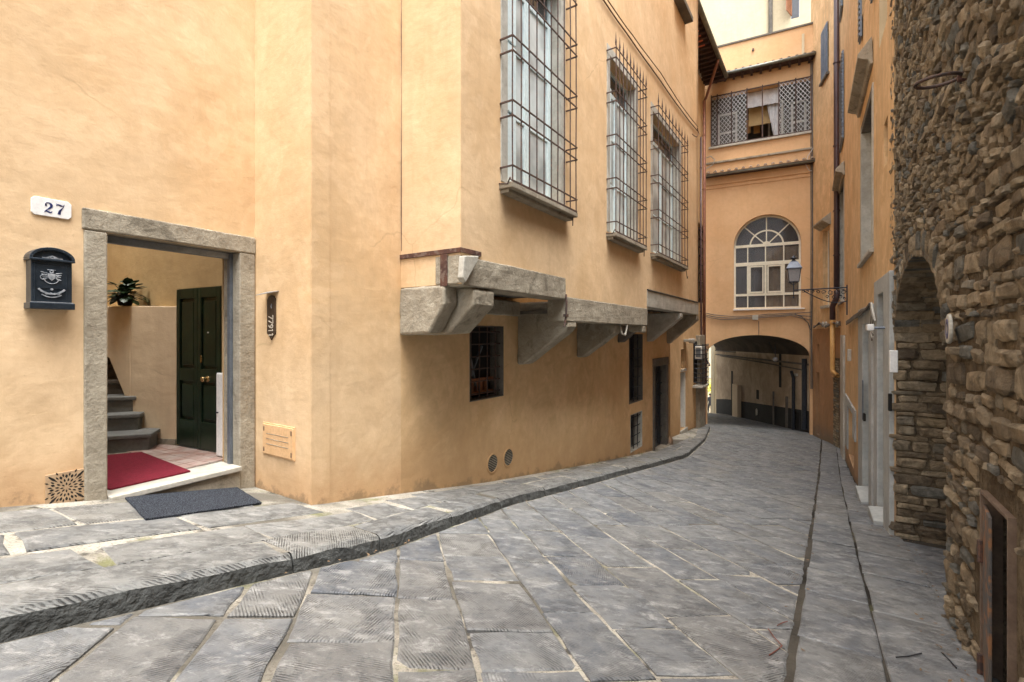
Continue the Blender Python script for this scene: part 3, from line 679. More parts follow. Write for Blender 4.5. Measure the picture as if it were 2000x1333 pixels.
# ---- windows
def casement(fr, h, parent, rec, mats=('pale_blue', 'glass_blue'), top=.42, name='window', nx=2, mid=()):
    a0, a1, z0, z1 = h[:4]; t = .055; fm = MB()
    for q_ in ((a0, a0+t, z0, z1), (a1-t, a1, z0, z1), (a0+t, a1-t, z0, z0+t), (a0+t, a1-t, z1-t, z1)): fm.box(fr, *q_, -rec-.06, -rec)
    if top: fm.box(fr, a0+t, a1-t, z1-top-t, z1-top, -rec-.06, -rec)
    o = fm.build(name, M[mats[0]], parent, bevel=.004)
    if top: B(fr, a0+t, a1-t, z1-top, z1-t, -rec-.045, -rec-.035).build('pane', M['glass'], o)
    zt = z1-top-t if top else z1-t; wd = (a1-a0-2*t)/nx
    for k in range(nx):
        x0 = a0+t+k*wd+.004; x1 = x0+wd-.008; s = .05; m = MB()
        for q_ in ((x0, x0+s, z0+t+.004, zt-.004), (x1-s, x1, z0+t+.004, zt-.004), (x0+s, x1-s, z0+t+.004, z0+t+s+.02), (x0+s, x1-s, zt-s, zt-.004)): m.box(fr, *q_, -rec-.035, -rec+.012)
        for f_ in mid: m.box(fr, x0+s, x1-s, z0+t+(zt-z0-t)*f_-.012, z0+t+(zt-z0-t)*f_+.012, -rec-.03, -rec+.006)
        m.build('sash', M[mats[0]], o, bevel=.003)
        B(fr, x0+s, x1-s, z0+t+s+.02, zt-s, -rec-.02, -rec-.012).build('pane', M[mats[1]], o)
    return o
for i, (a0, a1) in enumerate(W):
    h = Uh[i]; sw = .13
    for q_ in ((h[0]-sw, h[0]-.001, h[2]-.02, h[3]), (h[1]+.001, h[1]+sw, h[2]-.02, h[3]), (h[0]-sw, h[1]+sw, h[3]+.002, h[3]+.17)):
        B(FU, *q_, -.2, .012).build('window_surround', M['trim_pale'], bld, bevel=.006)
    for q_ in ((h[0]+.001, h[0]+.012), (h[1]-.012, h[1]-.001)): B(FU, *q_, h[2], h[3], -.2, .008).build('window_reveal', M['trim_pale'], bld)
    wn = casement(FU, (h[0]+.012, h[1]-.012, h[2], h[3]), bld, .16, mid=(.35, .68))
    B(FU, h[0], h[1], h[2], h[3], -.345, -.33).build('blind', M['white'], wn)
    # half open inner shutter, pale blue
    sh = MB()
    for k in range(3):
        zz = h[2]+.1+k*.9; sh.box(FU, h[0]+.09, h[0]+.42, zz, zz+.86, -.15, -.13)
    sh.build('shutter_panel', M['pale_blue'], wn, bevel=.004)
    sl_ = MB().box(FU, a0-.03, a1+.03, 1.735, 1.80, -.02, .185).box(FU, a0, a1, 1.69, 1.735, -.02, .12)
    sl_.build('window_sill', M['trim'], bld, bevel=.008)
    # projecting grille
    gr = MB().box(FU, a0-.012, a1+.012, 1.80, 1.825, .16, .185).build('window_grille', M['iron'], bld)
    nb = (10, 10, 10)[i]
    for k in range(nb):
        a = a0+(a1-a0)*k/(nb-1); pts = [FU.p(a+random.uniform(-.004, .004), zz, .17+random.uniform(-.004, .004)) for zz in (1.79, 2.6, 3.4, 4.3, 5.08)]
        m = MB().tube(pts, .0095, 6)
        tp = FU.p(a, 5.08, .17)
        m.tube([tp, FU.p(a, 5.13, .17)], .013, 6); m.tube([FU.p(a, 5.12, .17), FU.p(a, 5.20, .17), FU.p(a, 5.32, .17)], .018, 6, r1=.001)
        m.build('bar', M['iron'], gr)
    for zz in (1.99, 2.58, 2.755, 3.34, 3.515, 4.1, 4.275, 4.86, 5.03):
        j = random.uniform(-.012, .012); m = MB()
        m.box(FU, a0-.012, a1+.012, zz-.009, zz+.009, .158+.02, .166+.024)
        m.box(FU, a0-.02, a0-.003, zz-.009, zz+.009, -.01, .18); m.box(FU, a1+.003, a1+.02, zz-.009, zz+.009, -.01, .18)
        m.build('crossbar', M['iron'], gr)
    if True:
        m = MB().tube([FU.p(a0-.03, 1.80, .0), FU.p(a0-.03, 1.78, .12), FU.p(a0-.05, 1.84, .17), FU.p(a0-.08, 1.80, .2)], .009, 6); m.build('hook', M['iron'], gr)
        m = MB().tube([FU.p(a1-.1, 1.74, .15), FU.p(a1-.06, 1.62, .16), FU.p(a1-.0, 1.5, .16), FU.p(a1+.06, 1.56, .16)] if i == 2 else [FU.p(a1-.06, 1.74, .15), FU.p(a1-.07, 1.60, .15)], .008, 6); m.build('hook', M['iron'], gr)
# window above
B(FU, u4[0]-.1, u4[1]+.1, u4[2]-.13, u4[2]-.002, -.2, .22).build('window_sill', M['trim_dark'], bld, bevel=.01)
casement(FU, u4, bld, .18, top=0)
# low windows with dark stone reveals and grilles
def low_window(h, nv, nh, mat='trim_dark', rec=.22, bars='iron', pane='black', sill=True):
    a0, a1, z0, z1 = h; s = .012
    o = B(FL, a0+.002, a1-.002, z0+.002, z1-.002, -rec-.08, -rec-.03).build('window', M[pane], bld)
    for q_, mt in (((a1-s, a1-.001, z0, z1), mat), ((a0+.001, a0+s, z0, z1), mat), ((a0+s, a1-s, z1-s, z1-.001), mat), ((a0+s, a1-s, z0+.001, z0+s), mat)):
        B(FL, *q_, -rec-.02, .006).build('reveal_stone', M[mt], o)
    for k in range(nv):
        a = a0+(a1-a0)*(k+.6)/(nv+.2); MB().tube([FL.p(a, z0+.005, -.07), FL.p(a+random.uniform(-.01, .01), (z0+z1)/2, -.065), FL.p(a, z1-.01, -.07)], .011, 6).build('bar', M[bars], o)
    for k in range(nh):
        z = z0+(z1-z0)*(k+.5)/nh; MB().tube([FL.p(a0+.01, z, -.055), FL.p(a1-.01, z+random.uniform(-.006, .006), -.055)], .010, 6).build('crossbar', M[bars], o)
    return o
o = low_window(L1, 4, 6, 'trim_dark')
m = MB()
for q_ in ((L1[0]+.02, L1[1]-.02, L1[2]+.05, L1[2]+.10), (L1[0]+.02, L1[1]-.02, L1[2]+.24, L1[2]+.29)): m.box(FL, *q_, -.21, -.17)
for k in range(6): m.box(FL, L1[0]+.05+k*.11, L1[0]+.11+k*.11, L1[2]+.10, L1[2]+.24, -.20, -.18)
m.build('sash', M['wood'], o)
m = MB().bar(FL, L1[0]+.12, L1[3]-.02, L1[0]+.42, L1[2]+.1, .03, -.21, -.18).bar(FL, L1[0]+.55, L1[3]-.3, L1[0]+.25, L1[2]+.3, .025, -.21, -.18); m.build('prop', M['ironwork_grey'], o)
low_window(L2, 3, 7, 'trim_dark', bars='iron_dark', pane='navy')
low_window(L3, 3, 4, 'trim_pale', bars='iron_dark', pane='navy')
# street door with grille
a0, a1, z0, z1 = L4; jw0, jw1 = FL.a(1274.5), FL.a(1304)
B(FL, jw0, a0-.001, z0-.3, z1, -.2, .03).build('door_jamb', M['trim_dark'], bld, bevel=.01)
B(FL, a1+.001, jw1, z0-.3, z1, -.2, .03).build('door_jamb', M['trim_dark'], bld, bevel=.01)
B(FL, jw0-.01, jw1+.01, z1+.002, z1+.24, -.2, .035).build('lintel', M['trim_dark'], bld, bevel=.01)
B(FL, jw0, jw1, z0-.4, z0-.001, -.2, .07).build('threshold', M['trim'], bld, bevel=.01)
dr = B(FL, a0+.003, a1-.003, z0, z1-.003, -.22, -.16).build('door', M['navy'], bld)
for k in range(3):
    a = a0+(a1-a0)*(k+.5)/3; B(FL, a-.15, a+.15, z0+.1, z0+.6, -.16, -.14).build('door_panel', M['navy'], dr, bevel=.005)
    MB().tube([FL.p(a, z0+.6, -.12), FL.p(a, z1-.05, -.12)], .012, 6).build('bar', M['iron_dark'], dr)
for k in range(7): z = z0+.25+k*(z1-z0-.3)/6.5; MB().tube([FL.p(a0+.01, z, -.11), FL.p(a1-.01, z, -.11)], .011, 6).build('crossbar', M['iron_dark'], dr)
# stub of masonry beside the door
P(FL, [(jw1+.02, -3.7), (FLE+.002, -3.7), (FLE+.002, -3.3), (jw1+.15, -3.18), (jw1+.02, -3.35)], .0, .09).build('plinth', M['plaster_brown'], bld, bevel=.02)
# round vents
for x, y in ((961.5, 905), (992.5, 893.5)):
    a, z = FL.az(x, y); r = .125
    v = P(FL, [(a+r*math.cos(k*math.pi/12), z+r*math.sin(k*math.pi/12)) for k in range(24)], .0, .003).build('round_vent', M['black'], bld)
    MB().ring(FL, a, z, r, r+.018, 0, 2*math.pi, 24, .0, .014).build('rim', M['plaster_low'], v)
    for k in range(9):
        t = -r+.025+k*(2*r-.05)/8; w_ = math.sqrt(max(.001, r*r-t*t)); B(FL, a-w_, a+w_, z+t-.003, z+t+.003, .003, .009).build('vent_slat', M['trim'], v)
# thin wires up the plaster
for x, fr in ((784.5, FL),):
    a = fr.a(x)-.012
    MB().tube([fr.p(a+random.uniform(-.004, .004), .98+k*.5, .012) for k in range(13)], .005, 5).build('wire', M['cable_brown'], bld)

# ---------------------------------------------------------------- entrance hall behind the door, ceiling left out to let sky light in
hall = empty('entrance_hall', (-3.6, 5.4, -1.36), parent=bld)
def vwall(pts, z0, z1, mat, name, th=.06):        # vertical wall along world points, seen from the door
    m = MB()
    for (x0, y0), (x1, y1) in zip(pts, pts[1:]):
        fr = Fr((x0, y0), (x1-x0, y1-y0), (y1-y0, -(x1-x0))); m.box(fr, 0, math.hypot(x1-x0, y1-y0), z0, z1, -th, 0)
    return m.build(name, M[mat], hall)
G1 = (-4.16, 6.02); G2 = (-3.42, 5.62); gd = Vector((G2[0]-G1[0], G2[1]-G1[1], 0)).normalized()
FG = Fr(G1, (gd.x, gd.y), (gd.y, -gd.x)); gl = FG.a(433)
pE = FD.p(1.22, 0, -.3); gend = (Vector((pE.x, pE.y, 0))-Vector((*G1, 0))).dot(gd)
pq_ = FG.p(gend, 0); pa = FG.p(-2.6, 0)
vwall([(pa.x, pa.y), (G1[0], G1[1])], -1.6, 3.0, 'hall_plaster', 'hall_wall')
B(FG, 0, gl, .57, 3.0, -.06, 0).build('hall_wall', M['hall_plaster'], hall)
B(FG, gl, gend, -1.6, 3.0, -.06, 0).build('hall_wall', M['hall_plaster'], hall)
pd_ = FD.p(1.24, 0, -.3); vwall([(pq_.x, pq_.y), (pd_.x+.0, pd_.y)], -1.6, 3.0, 'hall_plaster', 'hall_wall')
pl_ = FD.p(-1.6, 0, -.3); vwall([(pl_.x, pl_.y), (pa.x, pa.y)], -1.6, 3.0, 'hall_plaster', 'hall_wall')
fl = MB(); fp = [FD.p(-1.6, -1.37, -.28), FD.p(1.3, -1.37, -.28), Vector((pq_.x+.1, pq_.y, -1.37)), Vector((pa.x, pa.y+.1, -1.37))]
fl.add(fp+[p-Vector((0, 0, .1)) for p in fp], [(0, 1, 2, 3), (4, 7, 6, 5), (0, 4, 5, 1), (1, 5, 6, 2), (2, 6, 7, 3), (3, 7, 4, 0)])
floor = fl.build('hall_floor', M['cement'], hall)
tc = Vector((-3.35, 5.15, -1.367)); ti = 0
for i in range(-6, 7):
    for j in range(-3, 6):
        c = tc+Vector((.89*i*.206+.456*j*.146, -.456*i*.206+.89*j*.146, 0)); fr = Fr((c.x, c.y), (.456, .89), (.89, -.456)); n_ = Vector((FD.n[0], FD.n[1], 0))
        if (c-Vector((FD.O[0], FD.O[1], c.z))).dot(n_) > -.36: continue
        if (c-Vector((G1[0], G1[1], c.z))).dot(Vector((-FG.n[0], -FG.n[1], 0))) > -.08: continue
        if c.x < -4.5: continue
        m = MB(); m.add([fr.p(a, z, o) for z in (c.z-.005, c.z+.006) for a, o in ((-.07, -.098), (.07, -.098), (.07, .098), (-.07, .098))], [(4, 5, 6, 7), (0, 1, 5, 4), (1, 2, 6, 5), (2, 3, 7, 6), (3, 0, 4, 7)])
        m.build('floor_tile', M['tile_red'], floor)
# cream partition carrying the plant
pc = (-.7894*6.13, 6.13); pl = (-.90*6.42, 6.42)
FP = Fr(pc, (G1[0]-pc[0], G1[1]-pc[1]-.02), (G1[1]-pc[1], -(G1[0]-pc[0]))); pw = math.hypot(G1[0]-pc[0], G1[1]-pc[1])
P(FP, [(0, -1.6), (pw, -1.6), (pw, .357), (0, .37)], -.12, 0).build('partition_wall', M['hall_cream'], hall, bevel=.01)
FP2 = Fr(pl, (pc[0]-pl[0], pc[1]-pl[1]), (pc[1]-pl[1], -(pc[0]-pl[0]))); w2 = math.hypot(pc[0]-pl[0], pc[1]-pl[1])
za = FP2.z(254, 800); zb = FP2.z(213, 700)
P(FP2, [(0, zb+.25), (FP2.a(213), zb), (w2, za), (w2, .37), (0, .37)], -.12, 0).build('partition_wall', M['hall_cream'], hall, bevel=.01)
P(FP2, [(-1, .30), (w2, .30), (w2, .37), (-1, .37)], -.6, -.12).build('partition_ledge', M['hall_cream'], hall)
B(FP, .38, pw, -1.37, -1.29, 0, .012).build('skirting', M['trim'], hall)
# stone stair; darkness of the upper steps is painted with darker stone
sc_ = [(291, 5.75, 5.78, -1.36), (270, 5.97, 5.95, -1.16), (264, 6.13, 6.1, -.965), (256, 6.38, 6.3, -.78), (247, 6.6, 6.5, -.60), (240, 6.85, 6.8, -.42)]
sdir = Vector((-.93, -.36, 0)).normalized(); sback = Vector((-.36, .93, 0))
for i, (x, Y, _, z) in enumerate(sc_):
    c = Vector(((x-CX)/F*Y, Y, z)); fr = Fr((c.x, c.y), (sdir.x, sdir.y), (-sback.x, -sback.y))
    m = MB().box(fr, 0, 1.5, z-.3, z+.145, -.6, 0).box(fr, -.03, 1.5, z+.145, z+.195, -.6, .03)
    m.build('stair_step', M['trim_dark'] if i > 3 else simple('grey_stair_stone', (.20, .21, .20), (.15, .155, .15), 4, .7, bd=.004, bs=30) if i == 0 else bpy.data.materials['grey_stair_stone'] if i < 3 else M['trim_dark'], hall, bevel=.012)
# green double door
gz0, gz1 = -1.355, .565
gd_ = B(FG, 0.003, gl-.003, gz0, gz1, -.05, -.01).build('inner_door', M['green_door'], hall)
hw = (gl-.01)/2
for k in range(2):
    x0 = .006+k*(hw+.002); x1 = x0+hw-.004
    lf_ = MB()
    for q_ in ((x0, x0+.07, gz0, gz1), (x1-.07, x1, gz0, gz1), (x0+.07, x1-.07, gz0, gz0+.32), (x0+.07, x1-.07, gz1-.12, gz1), (x0+.07, x1-.07, gz0+.80, gz0+.95)): lf_.box(FG, *q_, -.01, .018)
    lf_.build('door_leaf', M['green_door'], gd_, bevel=.006)
    for q_ in ((x0+.10, x1-.10, gz0+.36, gz0+.76), (x0+.10, x1-.10, gz0+.99, gz1-.16)): B(FG, *q_, -.01, .008).build('door_panel', M['green_door'], gd_, bevel=.008)
a, z = FG.az(401, 741, .05)
kn = MB()
for s_, r_ in ((.0, .028), (.02, .016), (.03, .03), (.05, .034), (.065, .022)):
    pass
pp = FG.p(a, z, .018); kd = Vector((FG.n[0], FG.n[1], 0))
kn.tube([pp, pp+kd*.012], .036, 14); kn.tube([pp+kd*.01, pp+kd*.035], .014, 10); kn.tube([pp+kd*.03, pp+kd*.045, pp+kd*.06, pp+kd*.075], .03, 12)
kn.build('door_knob', M['brass'], gd_, smooth=True)
a, z = FG.az(393, 702, .02); P(FG, [(a+.018*math.cos(k*.7), z+.045*math.sin(k*.7)) for k in range(9)], .018, .026).build('keyhole_plate', M['brass'], gd_)
a, z = FG.az(407, 650, .02); P(FG, [(a+.009*math.cos(k*.7), z+.009*math.sin(k*.7)) for k in range(9)], .018, .03).build('spyhole', M['white'], gd_)
# things in the hall
cb = empty('meter_cupboard', (G2[0], G2[1], -1.355), label='narrow white metal cupboard standing beside the green inner door', cat='cupboard')
c0_, c1_ = FG.a(423, .12), FG.a(450, .12)
B(FG, c0_, c1_, -1.355, FG.z(428, 729, .12), .03, .12).build('cabinet_body', M['enamel'], cb, bevel=.005)
B(FG, c0_+.01, c1_-.01, -1.34, FG.z(428, 729, .12)-.01, .12, .13).build('cabinet_door', M['enamel'], cb, bevel=.004)
a, z = FG.az(426, 806, .13); MB().tube([FG.p(a, z, .13), FG.p(a, z, .16)], .008, 8).build('knob', M['iron_dark'], cb)
cp = [((214, 890)), (277, 884), (374, 922), (216, 955)]
def hfl(x, y, z=-1.355): Y = -z*F/(y-HY); return Vector(((x-CX)/F*Y, Y, z))
pts = [hfl(180, 893), hfl(277, 884.5), hfl(372, 921.5), hfl(216, 957), hfl(150, 945)]
m = MB(); n = 5; m.add([p+Vector((0, 0, -.004)) for p in pts]+[p+Vector((0, 0, .010)) for p in pts], [tuple(range(n, 2*n))[::-1], tuple(range(n))]+[(i, (i+1) % n, n+(i+1) % n, n+i) for i in range(n)])
m.build('carpet', M['red_carpet'], label='crimson red carpet laid on the hall floor inside the doorway', cat='carpet')
pt = empty('potted_plant', (-.78*5.98-.1, 6.2, .375), label='dark green leafy potted plant on the cream partition in the hall', cat='plant')
c = Vector((-.800*6.2, 6.2, .375)); MB().lathe(c, [(.07, 0), (.095, .12), (.1, .13), (.08, .13)], 14).build('flower_pot', M['black'], pt, smooth=True)
for k in range(80):
    a = random.random()*6.28; e_ = random.uniform(-.3, 1.4); L = random.uniform(.05, .21); d_ = Vector((math.cos(a)*math.cos(e_), math.sin(a)*math.cos(e_), math.sin(e_)))
    s0 = c+Vector((0, 0, .12)); tip = s0+d_*L; n_ = d_.cross(Vector((0, 0, 1))).normalized(); l_ = .12; w_ = .045
    dd = (d_+Vector((0, 0, -.7))).normalized()
    m = MB().tube([s0, s0+d_*L*.5+Vector((0, 0, .02)), tip], .004, 4)
    m.add([tip, tip+dd*l_*.35+n_*w_, tip+dd*l_*.75+n_*w_*.7, tip+dd*l_, tip+dd*l_*.75-n_*w_*.7, tip+dd*l_*.35-n_*w_, tip+dd*l_*.5+Vector((0, 0, .012))], [(0, 1, 6), (1, 2, 6), (2, 3, 6), (3, 4, 6), (4, 5, 6), (5, 0, 6)])
    m.build('leaf', M['leaf'], pt)

# ---------------------------------------------------------------- things on the entrance wall
def strokes(fr, segs, ox, oz, s, o0, o1, m=None):      # digit strokes: (x,z,width) chains
    m = m or MB()
    for ch in segs:
        for i in range(len(ch)-1):
            (x0, z0, w0), (x1, z1, w1) = ch[i], ch[i+1]; dx, dz = x1-x0, z1-z0; l = math.hypot(dx, dz) or 1; nx, nz = -dz/l, dx/l
            m.poly(fr, [(ox+s*(x0-nx*w0/2), oz+s*(z0-nz*w0/2)), (ox+s*(x1-nx*w1/2), oz+s*(z1-nz*w1/2)), (ox+s*(x1+nx*w1/2), oz+s*(z1+nz*w1/2)), (ox+s*(x0+nx*w0/2), oz+s*(z0+nz*w0/2))], o0, o1)
    return m
D2 = [[(.16, .70, .16), (.13, .78, .05), (.12, .84, .05), (.2, .95, .06), (.33, 1, .08), (.48, .95, .15), (.58, .82, .2), (.58, .66, .2), (.48, .5, .15), (.3, .33, .08), (.14, .16, .06), (.05, .02, .04)],
      [(.08, .08, .05), (.2, .16, .12), (.35, .10, .15), (.5, .04, .12), (.6, .12, .06), (.62, .2, .03)], [(.10, .72, .17), (.24, .72, .17)]]
D7 = [[(.05, 1.05, .03), (.05, .80, .05)], [(.05, .9, .03), (.2, .97, .14), (.38, .90, .16), (.55, .9, .05), (.66, 1.04, .03)], [(.62, .95, .04), (.5, .66, .06), (.36, .45, .14), (.27, .25, .19), (.24, .0, .24)]]
a0, a1 = FD.a(61, .02), FD.a(140.5, .02); z0, z1 = FD.z(100, 423.5, .02), FD.z(100, 388.5, .02); c = .02
pln = empty('house_number_plate', FD.p(a0, z0, .01), label='white enamel house number plate reading 27 above the mailbox', cat='number plate')
P(FD, [(a0+c, z0), (a1-c, z0), (a1, z0+c), (a1, z1-c), (a1-c, z1), (a0+c, z1), (a0, z1-c), (a0, z0+c)], .002, .014).build('plate', M['enamel'], pln, bevel=.003)
s_ = (z1-z0)*.56
strokes(FD, D2, a0+(a1-a0)*.30, z0+(z1-z0)*.2, s_, .014, .0165).build('digit', M['blue_print'], pln)
strokes(FD, D7, a0+(a1-a0)*.60, z0+(z1-z0)*.2, s_, .014, .0165).build('digit', M['blue_print'], pln)
# mailbox
o1 = .11; a0, a1 = FD.a(60.5, o1), FD.a(141, o1); z0 = FD.z(70, 600, o1); z1 = FD.z(100, 506, o1); zt = FD.z(100, 487, o1)
mb = empty('mailbox', FD.p(a0, z0, 0), label='dark blue-grey cast mailbox with arched lid and crest left of the door', cat='mailbox')
MM = simple('cast_blue_black_metal', (.05, .068, .09), (.03, .042, .058), 14, .36, .6, bd=.0008, bs=90, spec=.6)
k = 12; arc = [((a0+a1)/2+(a1-a0)/2*math.cos(math.pi*i/k), z1+(zt-z1)*math.sin(math.pi*i/k)) for i in range(k+1)]
P(FD, [(a0, z0), (a1, z0)]+arc, .002, o1).build('body', MM, mb, bevel=.005)
arc2 = [((a0+a1)/2+((a1-a0)/2+.014)*math.cos(math.pi*i/k), z1-.004+(zt-z1+.016)*math.sin(math.pi*i/k)) for i in range(k+1)]
arc3 = [((a0+a1)/2+((a1-a0)/2-.006)*math.cos(math.pi*i/k), z1-.004+(zt-z1-.006)*math.sin(math.pi*i/k)) for i in range(k+1)]
m = MB()
for i in range(k): m.poly(FD, [arc3[i], arc2[i], arc2[i+1], arc3[i+1]], .0, o1+.02)
m.box(FD, a0-.014, a1+.014, z1-.018, z1-.004, .0, o1+.02); m.build('lid', MM, mb, bevel=.003)
w_ = a1-a0; H_ = z1-z0
m = MB().box(FD, a0-.012, a1+.012, z0-.012, z0+.035, .0, o1+.022); m.build('base_tray', MM, mb, bevel=.004)
m = MB()
for q_ in ((a0+.02, z0+H_*.40, a1-.02, z0+H_*.40), (a0+.02, z0+H_*.14, a0+.02, z0+H_*.9), (a1-.035, z0+H_*.14, a1-.035, z0+H_*.9), (a0+.02, z0+H_*.9, a1-.02, z0+H_*.9)): m.bar(FD, *q_, .006, o1, o1+.006)
m.build('door_moulding', MM, mb)
sil = simple('painted_silver_highlight', (.55, .58, .62), (.2, .24, .28), 40, .4, .4, bd=.001, bs=150)  # pale colour paints highlights onto the dark cast relief
ca, cz = (a0+a1)/2-.004, z0+H_*.64
m = MB()                                        # heraldic relief: generic crowned shield between wings
m.poly(FD, [(ca-.022, cz+.02), (ca+.022, cz+.02), (ca+.022, cz-.01), (ca, cz-.036), (ca-.022, cz-.01)], o1, o1+.007)
for s in (-1, 1):
    for j in range(4): m.bar(FD, ca+s*.024, cz+.022-j*.012, ca+s*(.062-j*.004), cz+.030-j*.017, .006, o1, o1+.006)
    m.ring(FD, ca+s*.046, cz-.01, .016, .021, math.pi*.5, math.pi*1.7, 6, o1, o1+.006)
m.ring(FD, ca, cz+.036, .006, .014, 0, 6.283, 8, o1, o1+.007); m.bar(FD, ca-.024, cz+.048, ca+.024, cz+.048, .005, o1, o1+.006)
m.ring(FD, ca, cz-.012, .042, .047, math.pi*1.12, math.pi*1.88, 8, o1, o1+.005)
m.build('crest_relief', sil, mb, bevel=.0015)
m = MB(); cz = z0+H_*.34
m.ring(FD, ca, cz+.07, .088, .100, math.pi*1.2, math.pi*1.8, 12, o1, o1+.012); m.ring(FD, ca, cz+.04, .085, .092, math.pi*1.28, math.pi*1.72, 10, o1, o1+.010)
for j in (-.03, -.005, .02, .04): m.ring(FD, ca+j, cz-.022, .002, .009, 0, 6.283, 7, o1, o1+.010)
m.build('slot_flap', sil, mb)
m = MB().ring(FD, ca, cz+.012, 0.001, .009, 0, 6.283, 10, o1, o1+.008); m.build('keyhole', sil, mb)
m = MB().bar(FD, (a0+a1)/2-.06, z1+.004, (a0+a1)/2+.06, z1+.004, .006, o1, o1+.008).ring(FD, (a0+a1)/2, z1+.004, .010, .017, 0, math.pi, 8, o1, o1+.008).bar(FD, (a0+a1)/2-.035, z1+.006, (a0+a1)/2, z1+.022, .006, o1, o1+.008).bar(FD, (a0+a1)/2+.035, z1+.006, (a0+a1)/2, z1+.022, .006, o1, o1+.008); m.build('lid_ornament', sil, mb)
B(FD, a0-.004, a1+.004, z0+.037, z0+.042, o1, o1+.016).build('tray_edge', sil, mb)
B(FD, a1-.004, a1+.006, z0+.03, z1-.02, .03, .06).build('hinge_column', MM, mb, bevel=.004)
# narrow bronze plate with little roof on the return wall
a, z0_ = FT.az(532, 665); z1_ = FT.z(532, 577); hw = abs(FT.a(540)-FT.a(524))/2
np_ = empty('name_plate', FT.p(a, z0_, 0), label='narrow brown bronze plate with pale numerals under a small tin roof', cat='name plate')
P(FT, [(a-hw, z0_+.07), (a-hw*.5, z0_+.045), (a, z0_), (a+hw*.5, z0_+.045), (a+hw, z0_+.07), (a+hw, z1_-.05), (a+hw*.6, z1_-.01), (a, z1_), (a-hw*.6, z1_-.01), (a-hw, z1_-.05)], .002, .016).build('plate', M['plate_brown'], np_, bevel=.003)
zt = z1_-.24; lt = MB(); us = hw*.8
def vt(ch, zc):       # raised characters reading down the plate (turned a quarter)
    strokes(FT, [[(a+ (zz-.5)*us*1.3, zc-(x-.3)*us*1.2, w_*us) for x, zz, w_ in c_] for c_ in ch], 0, 0, 1, .016, .019, lt)
one = [[(.3, 1, .15), (.3, 0, .17)], [(.1, .85, .1), (.3, 1, .12)]]
seven = [[(.0, 1, .14), (.55, 1, .14), (.2, 0, .17)]]
nine = [[(.55, .75, .15), (.45, .97, .13), (.2, .97, .13), (.05, .75, .15), (.2, .5, .13), (.45, .5, .13), (.55, .75, .15), (.5, .3, .15), (.2, .02, .13)]]
for i, ch in enumerate((seven, seven, nine, one, one)): vt(ch, z1_-.23-i*.046)
lt.build('lettering', M['pale_letter'], np_)
P(FT, [(a+.005, z1_-.12), (a+.02, z1_-.09), (a+.018, z1_-.14)], .016, .024).build('emblem', M['frosted'], np_)
ro = MB(); zr = z1_+.012
ro.add([FT.p(a-hw-.045, zr-.012, .11), FT.p(a+hw+.01, zr+.0, .11), FT.p(a+hw+.045, zr+.03, .0), FT.p(a-hw-.02, zr+.03, .0), FT.p(a-hw-.045, zr-.018, .11), FT.p(a+hw+.01, zr-.006, .11), FT.p(a+hw+.045, zr+.024, .0), FT.p(a-hw-.02, zr+.024, .0)], [(0, 1, 2, 3), (4, 7, 6, 5), (0, 4, 5, 1), (1, 5, 6, 2), (2, 6, 7, 3), (3, 7, 4, 0)])
ro.build('rain_hood', simple('weathered_tin', (.42, .42, .42), (.3, .3, .3), 12, .45, .5, bd=.0005), np_)
# meter hatch painted like the wall
a0, a1 = FT.a(515), FT.a(577); z0 = FT.z(545, 893.5); z1 = FT.z(545, 829.5)
mh = empty('meter_hatch', FT.p(a0, z0, 0), label='ochre painted meter hatch low on the wall right of the entrance', cat='hatch')
hm = simple('painted_hatch', (.74, .48, .26), (.68, .42, .21), 5, .7, bd=.001)
B(FT, a0, a1, z0, z1, .0, .012).build('hatch_frame', hm, mh, bevel=.003)
B(FT, a0+.014, a1-.014, z0+.014, z1-.014, .0, .02).build('hatch_door', hm, mh, bevel=.004)
for zz in (.36, .52, .68): B(FT, a0+.09, a1-.09, z0+(z1-z0)*zz-.0025, z0+(z1-z0)*zz+.0025, .02, .023).build('groove', M['trim'], mh)
for x_ in (a0+.03, a1-.05):
    for zz in (.10, .74): 
        for d_ in (0, .013): B(FT, x_+d_, x_+d_+.006, z0+(z1-z0)*zz, z0+(z1-z0)*(zz+.14), .02, .022).build('slot', M['iron'], mh)
# doormat
pts = [G(245, 975), G(455, 950), G(512, 985), G(285, 1018)]
cen = sum(pts, Vector())/4; ax = ((pts[1]-pts[0])+(pts[2]-pts[3])).normalized()
me = bpy.data.meshes.new('doormat'); loc = [p-cen for p in pts]; ang = math.atan2(ax.y, ax.x)
from mathutils import Matrix
rot = Matrix.Rotation(-ang, 3, 'Z'); k = 10; vs_, fs_ = [], []
L_ = [rot @ p for p in loc]
for i in range(k+1):
    for j in range(k+1):
        p = (L_[0]*(1-i/k)+L_[1]*(i/k))*(1-j/k)+(L_[3]*(1-i/k)+L_[2]*(i/k))*(j/k); vs_.append(p+Vector((random.uniform(-.003, .003)*(i in (0, k)), random.uniform(-.003, .003)*(j in (0, k)), .016)))
fs_ = [(i*(k+1)+j, (i+1)*(k+1)+j, (i+1)*(k+1)+j+1, i*(k+1)+j+1) for i in range(k) for j in range(k)]
me.from_pydata(vs_, [], fs_); me.materials.append(M['mat'])
o = bpy.data.objects.new('doormat', me); C.objects.link(o); o.location = cen; o.rotation_euler[2] = ang
sm = o.modifiers.new('thickness', 'SOLIDIFY'); sm.thickness = .014; sm.offset = -1 if me.polygons[0].normal.z > 0 else 1
tag(o, 'charcoal grey ribbed doormat lying on the pavement before the entrance', 'doormat')
